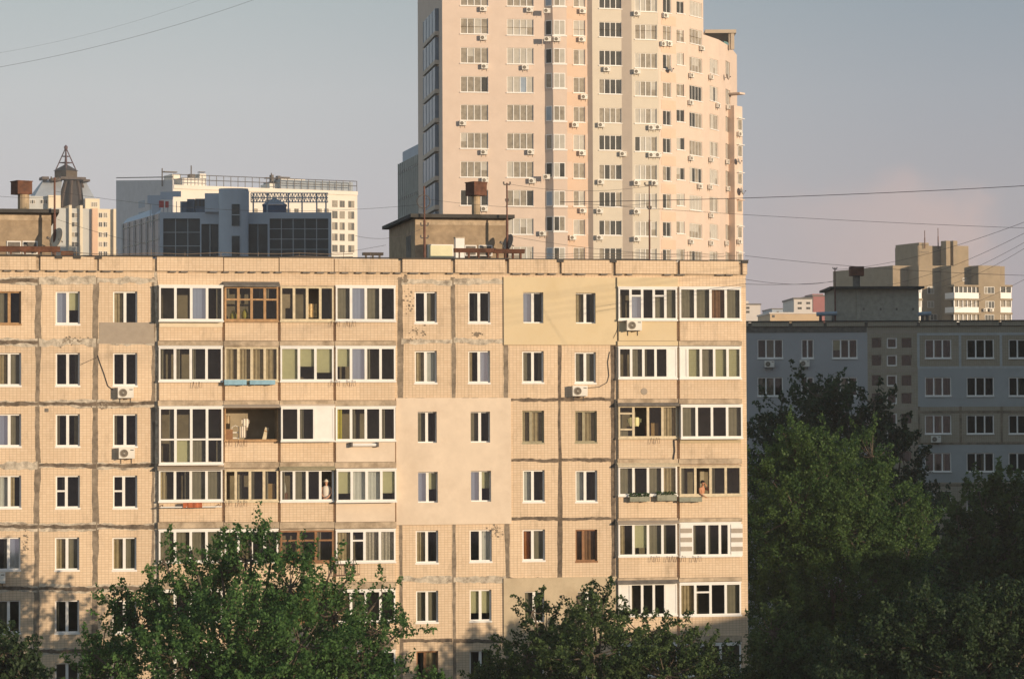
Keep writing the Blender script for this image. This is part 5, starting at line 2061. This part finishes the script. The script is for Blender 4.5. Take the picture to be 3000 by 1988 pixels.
wire('darker of two thin wires sloping through the upper left sky', (-60, 207), (760, -6), 105, 105, .25, .0065)
wire('fainter wire running above another in the upper left sky', (-60, 165), (620, -12), 112, 112, .25, .0035)
wire('darkest wire crossing the right sky from the tower edge, rising to the right', (1640, 592), (3060, 541), 105, 100, .10, .014)
wire('thin wire falling to the right below the dark one, in the right sky', (1700, 596), (3060, 670), 120, 112, .1, .009)
wire('faint wire falling from the tan block corner behind the chimneys of the brick block', (2183, 749), (3060, 808), 126, 118, .15, .010)
wire('sagging wire from tan block corner to the mast of the shaded block', (2183, 818), (2446, 822), 128, 209, .25, .013)
wire('straight lower wire from tan block corner to the mast of the shaded block', (2183, 832), (2446, 824), 128, 209, .1, .013)
wire('upper wire of the fan rising right over the brick block', (2446, 790), (3060, 628), 209, 130, .5, .013)
wire('second wire of the fan rising right over the brick block', (2600, 835), (3060, 652), 207, 130, .4, .013)
wire('third wire of the fan rising right past the brick block', (2660, 850), (3060, 676), 207, 130, .4, .012)
wire('fourth wire of the fan rising right past the brick block', (2760, 840), (3060, 690), 207, 130, .3, .012)
wire('lowest steep wire at the right edge above the shaded roof', (2800, 905), (3060, 785), 207, 150, .2, .012)
wire('wire joining the left mast and the ring mast, over the white house', (160, 560), (1243, 598), 133, 136, .6, .009)
wire('lower wire from the left picture edge to the mast, before the domed house', (-60, 568), (160, 576), 131, 133, .1, .009)
wire('wire from the ring mast to the lone red mast, across the tower', (1243, 582), (1902, 596), 136, 141, .35, .009)
wire('wire from the machine room mast to the lone red mast, top of both', (1485, 538), (1902, 545), 138, 141, .3, .009)
wire('wire sloping down right across the lower tower to the tan block corner', (1485, 690), (2180, 748), 138, 139, .3, .009)
wire('drooping wire at the left of the middle machine room', (1040, 690), (1240, 668), 134, 136, .3, .010)
wire('wire sagging low before the glass office', (160, 640), (1130, 718), 133, 136, 1.1, .009)


# ------------------------------------------------------------------ things on and in the balconies
def thing(name, label, cat, fr, u, y, z, group=None):
    return empty(name, fr.M @ Matrix.Translation((u, y, z)), label, cat, group)


# flower boxes
M_BOXB = mat('blue_box_paint', (.25, .42, .52), .7, .15, 3)
M_BOXG = mat('grey_box_paint', (.26, .26, .20), .85, .3, 4)
M_PLANT = leaf_mat('box_plant_leaf', (.03, .06, .02), (.09, .14, .05), .3)
for (lb, x0, x1, y0, y1, m, plants, n) in (
        ('light blue flower box hung below the curtained second balcony', 657, 722, 1112, 1127, M_BOXB, 0, 1),
        ('light blue flower box hung beside another, nearer the white glazing', 732, 806, 1113, 1126, M_BOXB, 0, 1),
        ('weathered grey flower box with green plants under the white framed balcony', 1845, 1903, 1454, 1468, M_BOXG, 40, 1),
        ('weathered grey flower box next to the bay joint, a little higher', 1925, 1982, 1449, 1466, M_BOXG, 26, 1),
        ('brown grey flower box under the open balcony where a man leans', 1990, 2056, 1456, 1469, M_BOXG, 0, 1)):
    u0, u1, z0, z1 = FM.rect(x0, y0, x1, y1, -.4)
    o = thing('flower_box', lb, 'flower box', FM, (u0 + u1) / 2, -.17, z0, 'flower boxes hung on the balconies')
    w_, h_ = (u1 - u0) / 2, z1 - z0
    q = MB()
    q.box(-w_, w_, -.30, -.28, 0, h_)
    q.box(-w_, w_, -.06, -.04, 0, h_)
    q.box(-w_, -w_ + .02, -.279, -.061, 0, h_)
    q.box(w_ - .02, w_, -.279, -.061, 0, h_)
    q.box(-w_ + .021, w_ - .021, -.279, -.061, 0, h_ * .7)
    for s in (-.33, .33):
        q.box(w_ * 2 * s - .015, w_ * 2 * s + .015, -.305, -.301, -.02, h_ + .01)
    q.build('trough', m, o)
    for s in (-.6, .6):
        q = MB()
        q.box(w_ * s - .015, w_ * s + .015, -.31, .03, -.03, -.002)
        q.build('bracket', M_STEEL, o)
    if plants:
        q = MB()
        for k in range(plants * 5):
            u, yy, zz = rnd.uniform(-w_, w_), rnd.uniform(-.28, -.05), h_ * .7 + rnd.uniform(0, .22)
            s = rnd.uniform(.03, .07)
            q.quad((u - s, yy, zz), (u, yy - s, zz + s * .4), (u + s, yy + .01, zz + s * .3), (u, yy + s, zz + s))
        q.build('plant', M_PLANT, o)

# drying rack hanging under the lace curtained balcony
u0, u1, z0, z1 = FM.rect(985, 1652, 1052, 1683, -.5)
o = thing('drying_rack', 'brown steel drying rack with vertical bars, hung below the lace curtained balcony', 'drying rack', FM, (u0 + u1) / 2, -.2, z0)
w_, h_ = (u1 - u0) / 2, z1 - z0
q = MB()
for zz in (0, h_):
    q.tube([(-w_, -.35, zz), (w_, -.35, zz)], .018, 5)
for k in range(15):
    x = -w_ + 2 * w_ * k / 14
    q.tube([(x, -.35, 0), (x, -.35, h_)], .011, 4)
q.build('rack_frame', M_RUST, o)
q = MB()
for x in (-w_ * .8, -w_ * .6, w_ * .55, w_ * .75):
    q.tube([(x, -.35, h_), (x, -.05, h_ + .16), (x, .04, h_ + .3)], .014, 4)
q.build('hook', M_STEEL, o)
q = MB()
drape(q, w_ * .38, w_ * .62, h_ * .2, h_ * .98, -.38, .03, 6)
o2 = q.build('dark_sock', M_ACD, None)
o2.matrix_world = FM.M @ Matrix.Translation(((u0 + u1) / 2, -.2, z0))
tag(o2, 'dark sock hung over the brown drying rack', 'sock')

# washing line brackets: bent rods under the balcony windows
bi = 0
for (x, y, ds) in ((984, 944, 'below the first white glazed balcony beside the plain windows'), (1030, 944, 'second pair below the top balcony beside the plain windows'), (984, 1118, 'below the balcony with a half drawn olive blind'), (1030, 1118, 'second pair below the balcony with a half drawn olive blind'), (668, 1294, 'below the open balcony with washing, at its left'), (712, 1294, 'below the open balcony with washing, near its middle'),
                   (668, 1470, 'below the wooden balcony with a cardboard sheet, at its left'), (712, 1470, 'below the wooden balcony with a cardboard sheet, near its middle'), (580, 1122, 'below the top left four dark panes, second balcony down'), (1922, 1286, 'below the balcony with a yellow shirt'), (1922, 1632, 'below the white glazed balcony with grey canopy'), (1968, 1632, 'right pair below the white glazed balcony with grey canopy'), (1998, 1632, 'below the boarded balcony, at its left'), (2044, 1632, 'below the boarded balcony, under its window')):
    u, z = FM.uz(x, y, -.4)
    o = thing('line_bracket', 'rusty bent clothes line bracket %s' % ds, 'bracket', FM, u, -.16, z, 'clothes line brackets')
    for s in (-.13, .13):
        q = MB()
        q.tube([(s - .05, .0, .1), (s - .06, -.14, .05), (s - .04, -.2, -.2), (s + .05, -.2, -.2), (s + .06, -.14, .05)], .010, 4)
        q.build('rod', M_RUST, o)

# white rolled awning on the cream parapet
u0, u1, z0, z1 = FM.rect(1033, 1296, 1103, 1309, -.3)
o = thing('awning_roll', 'white rolled awning with dark ends on the smooth cream balcony front', 'awning', FM, (u0 + u1) / 2, -.16, (z0 + z1) / 2)
w_ = (u1 - u0) / 2
q = MB()
q.tube([(-w_, -.12, 0), (w_, -.12, 0)], .075, 10)
q.build('roll', M_WHITE, o)
for s in (-1, 1):
    q = MB()
    q.box(s * w_ - .05 + s * .052, s * w_ + .05 + s * .052, -.22, .012, -.1, .12)
    q.build('end_bracket', M_STEEL, o)

# airing rail with a red cloth
u0, u1, z0, z1 = FM.rect(470, 1474, 650, 1484, -.45)
o = thing('airing_rail', 'white airing rail under the four pane balcony beneath the tall white glazing', 'airing rail', FM, u0, -.16, z0)
q = MB()
q.tube([(0, -.34, 0), (u1 - u0, -.34, .0)], .03, 6)
q.build('bar', M_WHITE, o)
for t in (.04, .5, .96):
    q = MB()
    q.tube([((u1 - u0) * t, -.34, 0), ((u1 - u0) * t, .0, .1)], .018, 4)
    q.build('bracket', M_RUST, o)
ua, ub, za, zb = FM.rect(536, 1472, 592, 1486, -.5)
q = MB()
drape(q, ua, ub, za, zb, -.545, .02, 10)
drape(q, ua, ub, za + .05, zb, -.46, .02, 10)
o = q.build('red_cloth', mat('rust_red_cloth', (.42, .12, .05), .9, .2, 5))
o.matrix_world = FM.M
tag(o, 'rust red cloth hung over the white airing rail', 'cloth')
q = MB()
u, z = FM.uz(1887, 1146, -.15)
q.lathe([(.001, -.165), (.16, -.163), (.17, -.1505)], (u, 0, z), 'Y', 14)
q.build('round_vent', M_GREYP, blk)
q = MB()
u, z = FM.uz(137, 1201)
q.box(u - .08, u + .08, -.03, -.002, z - .08, z + .08)
q.build('vent_grille', M_DARKCONC, blk)

# cables on the facade
for (lb, ptsx, r) in (('slack cable from the seam to the upper air conditioner', [(286, 1040), (292, 1060), (305, 1095), (316, 1130), (330, 1141)], .018),
                      ('thin cable crossing from the seam to a window', [(286, 1046), (262, 1056), (236, 1068)], .010),
                      ('cable looping down beside the balconies to an air conditioner', [(1786, 1030), (1780, 1060), (1784, 1100), (1778, 1120), (1755, 1133), (1722, 1136)], .016),
                      ('dark cable hanging down the balcony front below the yellow shirt', [(1972, 1288), (1974, 1320), (1970, 1345)], .03),
                      ('thin cable on the yellow render by the air conditioner', [(1812, 945), (1806, 970), (1796, 990)], .010)):
    q = MB()
    yy = -.19 if 'hanging' in lb else (-.09 if 'yellow render' in lb else -.03)
    q.tube([(*((lambda t: (t[0], yy, t[1]))(FM.uz(x, y))),) for x, y in ptsx], r, 5)
    o = q.build('cable', M_WIRE)
    o.matrix_world = FM.M
    tag(o, lb, 'cable', 'loose cables on the tan block')


def soft_box(mb, w, d, h, jx=.0):
    mb.box(-w / 2, w / 2, -d / 2, d / 2, 0, h)


def put_box(name, label, cat, x0, y0, x1, y1, yin, depth, m, group=None, lid=None, floor=True):
    u0, u1, z0, z1 = FM.rect(x0, y0, x1, y1, yin)
    o = thing(name, label, cat, FM, (u0 + u1) / 2, yin, z0, group)
    w_ = u1 - u0
    q = MB()
    q.box(-w_ / 2, w_ / 2, 0, depth, -.55 if floor else 0, z1 - z0)
    q.build('carton', m, o)
    if lid:
        q = MB()
        q.box(-w_ / 2 - .01, w_ / 2 + .01, -.01, depth + .01, z1 - z0 + .001, z1 - z0 + .02)
        q.build('flap', lid, o)
    return o


M_CARD = mat('cardboard', (.58, .38, .18), .9, .1, 3)
M_CARDD = mat('dark_cardboard', (.34, .19, .13), .9, .1, 3)
put_box('cardboard_sheet', 'tall tan cardboard sheet standing in the wooden framed balcony, fourth floor from top', 'cardboard', 774, 1417, 806, 1464, .02, .06, M_CARD, None, M_CARD)
put_box('cardboard_box', 'tan cardboard box behind glass right of the yellow shirt', 'box', 1908, 1240, 1929, 1279, .1, .3, M_CARD, 'boxes in the yellow shirt balcony', M_CARD)
put_box('cardboard_box', 'dark brown box half hidden beside a tan box', 'box', 1894, 1248, 1907, 1279, .2, .3, M_CARDD, 'boxes in the yellow shirt balcony', M_CARDD)
put_box('cupboard', 'orange brown cupboard standing low in the open washing balcony', 'cupboard', 657, 1258, 682, 1289, .2, .3, M_WOODB, None, M_WOOD)
put_box('shelf_board', 'pale yellow board standing in the wooden balcony behind a chair', 'board', 697, 1390, 709, 1436, .25, .05, M_WOODC, None, M_WOOD)
put_box('stool', 'low brown box under a white vase', 'box', 826, 1445, 844, 1463, .05, .25, M_CARDD, None, M_WOODB)
put_box('door_leaf', 'pale door panel in the back wall behind the leaning man', 'door', 2048, 1380, 2063, 1444, 1.1, .05, M_WOODC, None, M_WOODC)
# vase
u, z = FM.uz(833, 1445, .18)
o = thing('vase', 'bright white tapered vase behind glass on a low brown box', 'vase', FM, u, .18, z)
q = MB()
q.lathe([(.001, 0), (.07, 0), (.10, .12), (.085, .28), (.05, .42), (.035, .47), (.045, .5)], (0, 0, 0), n=12)
q.build('vessel', M_WHITE, o, smooth=True)
# bags
for i, (x, y0, y1, w_, lb) in enumerate(((684, 912, 934, .36, 'full yellow green bag in the wooden balcony, left of another'), (718, 907, 927, .34, 'bright yellow bag in the wooden balcony, right one'))):
    u, z0 = FM.uz(x, y1, .1)
    _, z1 = FM.uz(x, y0, .1)
    o = thing('bag', lb, 'bag', FM, u, .15, z0 - .1, 'yellow bags in the wooden balcony')
    q = MB()
    h_ = z1 - z0 + .1
    q.lathe([(.001, 0), (w_ * .42, 0), (w_ * .5, h_ * .35), (w_ * .44, h_ * .7), (w_ * .2, h_ * .95), (w_ * .26, h_ * 1.05)], (0, 0, 0), n=11)
    q.build('sack', M_YDRAPE, o, smooth=True)
    q = MB()
    q.tube([(-.05, 0, h_ * 1.0), (0, -.02, h_ * 1.15), (.05, 0, h_ * 1.0)], .012, 4)
    q.build('handle', M_YDRAPE, o)
# washing
M_SHIRT = mat('yellow_shirt', (.70, .66, .36), .9, .06, 4)
M_CLOTH = mat('white_cloth', (.76, .68, .58), .9, .06, 4)
M_STRIPE = mat('striped_towel', (.62, .46, .24), .9, .5, 9)


def garment(name, label, cat, x0, y0, x1, y1, yin, m, sleeves, group='washing on the balconies'):
    u0, u1, z0, z1 = FM.rect(x0, y0, x1, y1, yin)
    o = thing(name, label, cat, FM, (u0 + u1) / 2, yin, z0, group)
    w_, h_ = u1 - u0, z1 - z0
    n = 10
    q = MB()
    prof = []
    for i in range(n + 1):
        t = -1 + 2 * i / n
        zt_ = h_ * (1 if abs(t) < .75 or not sleeves else .86)
        zb_ = h_ * (.0 if abs(t) < .62 or not sleeves else .42) + .02 * math.sin(i * 2.1)
        prof.append((t * w_ / 2, .035 * math.sin(i * 1.7), zb_, zt_))
    for (a, b) in zip(prof, prof[1:]):
        for dy in (0, .03):
            q.quad((a[0], a[1] + dy, a[2]), (b[0], b[1] + dy, b[2]), (b[0], b[1] + dy, b[3]), (a[0], a[1] + dy, a[3]))
    q.build('cloth', m, o)
    q = MB()
    q.tube([(-w_ * .6, .015, h_), (w_ * .6, .015, h_ + .01)], .006, 3)
    q.tube([(0, .015, h_), (0, .015, h_ + .12)], .006, 3)
    q.build('hanger', M_STEEL, o)


garment('shirt', 'yellow short sleeved shirt hung inside an open balcony sash', 'shirt', 1838, 1222, 1879, 1248, .12, M_SHIRT, True)
garment('shirt', 'white shirt hung high in the open washing balcony', 'shirt', 708, 1226, 731, 1251, .25, M_CLOTH, True)
garment('trousers', 'long pale trousers hung in the open washing balcony', 'trousers', 704, 1248, 721, 1281, .15, M_CLOTH, False)
garment('towel', 'dark and tan striped towel hung in the third top balcony', 'towel', 902, 890, 928, 930, .1, M_STRIPE, False)
garment('towel', 'grey yellow towel hung at the left of the washing balcony', 'towel', 660, 1218, 674, 1240, .3, M_BEIGE, False)
# folded chair and plank in the washing balcony
u, z0 = FM.uz(690, 1290, .2)
o = thing('folding_chair', 'folded steel chair frame among the washing', 'chair', FM, u, .3, z0)
for s in (-.16, .16):
    q = MB()
    q.tube([(s, 0, -.5), (s, .05, .25), (s, 0, .62)], .018, 5)
    q.build('leg', M_ACW, o)
q = MB()
q.tube([(-.16, 0, .62), (0, -.02, .70), (.16, 0, .62)], .018, 5)
for zz in (.1, .35):
    q.box(-.16, .16, .03, .05, zz, zz + .05)
q.build('backrest', M_ACW, o)
u, z0 = FM.uz(768, 1291, .3)
o = thing('plank', 'tan plank leaning at the right of the washing balcony', 'plank', FM, u, .3, z0 - .3)
q = MB()
q.box(-.09, .09, -.02, .02, 0, .95)
q.xform(Matrix.Rotation(R(14), 4, 'Y'))
q.build('board', M_WOODC, o)
q = MB()
q.box(-.10, .10, -.035, -.021, .75, .8)
q.xform(Matrix.Rotation(R(14), 4, 'Y'))
q.build('batten', M_WOOD, o)
# red basket
u, z0 = FM.uz(866, 1640, .05)
o = thing('basket', 'red basket in the brown framed balcony, above the big tree', 'basket', FM, u, -.02, z0 - .1)
q = MB()
q.lathe([(.001, 0), (.17, 0), (.21, .34), (.19, .34), (.16, .03), (.001, .03)], (0, .22, 0), n=14)
q.build('tub', mat('red_plastic', (.62, .06, .05), .5, .05, 3), o)
q = MB()
q.lathe([(.205, .33), (.23, .33), (.23, .37), (.205, .37)], (0, .22, 0), n=14)
q.build('rim', mat('red_rim', (.5, .05, .04), .5, .05, 3), o)


# ------------------------------------------------------------------ people
def skin_body(name, joints, bones, m, parent=None, mx=None, sub=2):
    me = bpy.data.meshes.new(name)
    keys = list(joints)
    idx = {k: i for i, k in enumerate(keys)}
    me.from_pydata([joints[k][0] for k in keys], [(idx[a], idx[b]) for a, b in bones], [])
    o = bpy.data.objects.new(name, me)
    COL.objects.link(o)
    if parent:
        o.parent = parent
    if mx is not None:
        o.matrix_local = mx
    md = o.modifiers.new('skin', 'SKIN')
    for k in keys:
        r = joints[k][1]
        sv = me.skin_vertices[0].data[idx[k]]
        sv.radius = (r, r) if not isinstance(r, tuple) else r
        sv.use_root = (k == 'pelvis')
    md.use_smooth_shade = True
    s = o.modifiers.new('subsurf', 'SUBSURF')
    s.levels = s.render_levels = sub
    me.materials.append(m)
    return o


def hand(J, Bn, pre, wrist, d, side):
    """palm, five fingers of unequal length, slightly curled; d: direction of the hand, side: across the palm"""
    w = Vector(wrist)
    d, side = Vector(d).normalized(), Vector(side).normalized()
    curl = d.cross(side).normalized()
    J[pre + 'palm'] = (tuple(w + d * .055), (.036, .017))
    Bn.append((pre + 'wrist', pre + 'palm'))
    for i, L in enumerate((.072, .082, .076, .06)):
        p = w + d * .09 + side * (.030 - .020 * i)
        J[pre + 'k%d' % i] = (tuple(p), .0095)
        J[pre + 'm%d' % i] = (tuple(p + d * L * .55 + curl * .012), .0085)
        J[pre + 't%d' % i] = (tuple(p + d * L * .9 + curl * .034), .007)
        Bn += [(pre + 'palm', pre + 'k%d' % i), (pre + 'k%d' % i, pre + 'm%d' % i), (pre + 'm%d' % i, pre + 't%d' % i)]
    p = w + d * .035 + side * .04
    J[pre + 'th0'] = (tuple(p), .011)
    J[pre + 'th1'] = (tuple(p + d * .045 + side * .025 + curl * .01), .009)
    Bn += [(pre + 'palm', pre + 'th0'), (pre + 'th0', pre + 'th1')]


def person(label, u, yin, zfloor, yaw, skin, lean, arms, hair, extras):
    o = thing('person', label, 'person', FM, u, yin, zfloor, 'people on the balconies')
    Mx = Matrix.Rotation(yaw, 4, 'Z')          # the figure faces local -y
    J, Bn = {}, []
    lz = lean
    J['pelvis'] = ((0, 0, .95), .15)
    J['waist'] = ((0, -lz * .25, 1.10), .135)
    J['chest'] = ((0, -lz * .7, 1.30), (.175, .13))
    J['neckb'] = ((0, -lz * .95, 1.46), .075)
    J['neck'] = ((0, -lz * 1.05, 1.52), .055)
    J['jaw'] = ((0, -lz * 1.15 - .025, 1.585), .066)
    J['skull'] = ((0, -lz * 1.15, 1.66), .092)
    J['crown'] = ((0, -lz * 1.15 + .015, 1.72), .070)
    J['nose'] = ((0, -lz * 1.15 - .108, 1.635), .013)
    Bn += [('pelvis', 'waist'), ('waist', 'chest'), ('chest', 'neckb'), ('neckb', 'neck'), ('neck', 'jaw'), ('jaw', 'skull'), ('skull', 'crown'), ('skull', 'nose')]
    for s, pre in ((-1, 'l'), (1, 'r')):
        J[pre + 'ear'] = ((s * .092, -lz * 1.15 + .01, 1.64), .015)
        Bn.append(('skull', pre + 'ear'))
        J[pre + 'hip'] = ((s * .10, 0, .90), .105)
        J[pre + 'knee'] = ((s * .11, -.03, .50), .062)
        J[pre + 'ankle'] = ((s * .11, .02, .09), .040)
        J[pre + 'toe'] = ((s * .13, -.16, .035), .035)
        Bn += [('pelvis', pre + 'hip'), (pre + 'hip', pre + 'knee'), (pre + 'knee', pre + 'ankle'), (pre + 'ankle', pre + 'toe')]
        el, wr = arms[pre]
        J[pre + 'sh'] = ((s * .19, -lz * .8, 1.40), .062)
        J[pre + 'elbow'] = (el, .043)
        J[pre + 'wrist'] = (wr, .028)
        Bn += [('chest', pre + 'sh'), (pre + 'sh', pre + 'elbow'), (pre + 'elbow', pre + 'wrist')]
        d = Vector(wr) - Vector(el)
        hand(J, Bn, pre, wr, d, Vector((-s, .0, .1)) if abs(d.normalized().x) < .8 else Vector((0, -1, 0)))
    skin_body('body', J, Bn, skin, o, Mx)
    hc = Vector((0, -lz * 1.15 + .012, 1.69))
    q = MB()
    rows = []
    for a in range(6):
        th = math.pi * .56 * a / 5
        rows.append([(hc.x + .104 * math.sin(th) * math.cos(2 * math.pi * k / 14), hc.y + .112 * math.sin(th) * math.sin(2 * math.pi * k / 14), hc.z + .098 * math.cos(th) - (.05 if a == 5 and math.sin(2 * math.pi * k / 14) > -.3 else 0)) for k in range(14)])
    for a in range(5):
        for k in range(14):
            j = (k + 1) % 14
            q.quad(rows[a][k], rows[a + 1][k], rows[a + 1][j], rows[a][j])
    q.build(hair[0], hair[1], o, Mx, smooth=True)
    for nm, m, prof in extras:
        q = MB()
        q.lathe(prof, (0, 0, 0), n=16)
        ob = q.build(nm, m, o, Mx, smooth=True)
        if nm in ('shirt',):
            ob.matrix_local = Mx @ Matrix.Translation((0, -lz * .5, 0)) @ Matrix.Diagonal((1.25, .95, 1, 1))
    # eyes and mouth
    q = MB()
    for s in (-1, 1):
        q.lathe([(.001, 0), (.012, .003), (.001, .006)], (s * .034, -lz * 1.15 - .096, 1.66), 'Z', 8)
    q.box(-.022, .022, -lz * 1.15 - .092, -lz * 1.15 - .086, 1.588, 1.594)
    q.build('eyes', M_ACD, o, Mx)
    return o


SK1 = mat('tanned_skin', (.52, .25, .14), .6, .06, 6)
SK2 = mat('pink_skin', (.60, .33, .21), .6, .06, 6)
_, zf = FM.uz(2065, 1518, .4)
u, zh = FM.uz(2054, 1407, .1)
person('shirtless dark haired man leaning on the open balcony, one hand at his face', u, .10, zh - 1.76, R(30), SK1, .10,
       {'l': ((-.30, -.22, 1.16), (-.20, -.42, 1.02)), 'r': ((.27, -.30, 1.26), (.10, -.27, 1.50))},
       ('hair', mat('black_hair', (.012, .010, .010), .6, .2, 8)),
       [('shorts', mat('dark_shorts', (.03, .03, .05), .9, .1, 4), [(.168, .62), (.178, .80), (.172, .98), (.150, 1.0)])])
u, zh = FM.uz(955, 1402, .25)
person('person in a pale brimmed hat behind balcony glass, above the big tree', u, .12, zh - 1.79, R(-12), SK2, .05,
       {'l': ((-.27, -.06, 1.14), (-.16, -.24, 1.02)), 'r': ((.27, -.06, 1.14), (.14, -.24, 1.00))},
       ('cap', mat('cream_cap', (.74, .66, .52), .8, .05, 5)),
       [('hat_brim', mat('cream_hat', (.74, .68, .56), .8, .05, 5), [(.10, 1.685), (.20, 1.665), (.205, 1.675), (.10, 1.70)]), ('shirt', M_CLOTH, [(.155, .92), (.15, 1.10), (.165, 1.28), (.15, 1.41), (.07, 1.49)])])

# ------------------------------------------------------------------ evening air
hz = MB()
hz.box(-905, 905, -155, 1605, -1, 92)
hm = bpy.data.materials.new('evening_haze')
hm.use_nodes = True
hn, hl = hm.node_tree.nodes, hm.node_tree.links
hn.clear()
ho = hn.new('ShaderNodeOutputMaterial')
hv = hn.new('ShaderNodeVolumePrincipled')
hv.inputs['Color'].default_value = (.93, .93, .95, 1)
hv.inputs['Density'].default_value = 0.00018
hv.inputs['Anisotropy'].default_value = 0.0
hl.new(hv.outputs[0], ho.inputs['Volume'])
tag(hz.build('haze', hm), kind='stuff')
sc.cycles.volume_bounces = 0
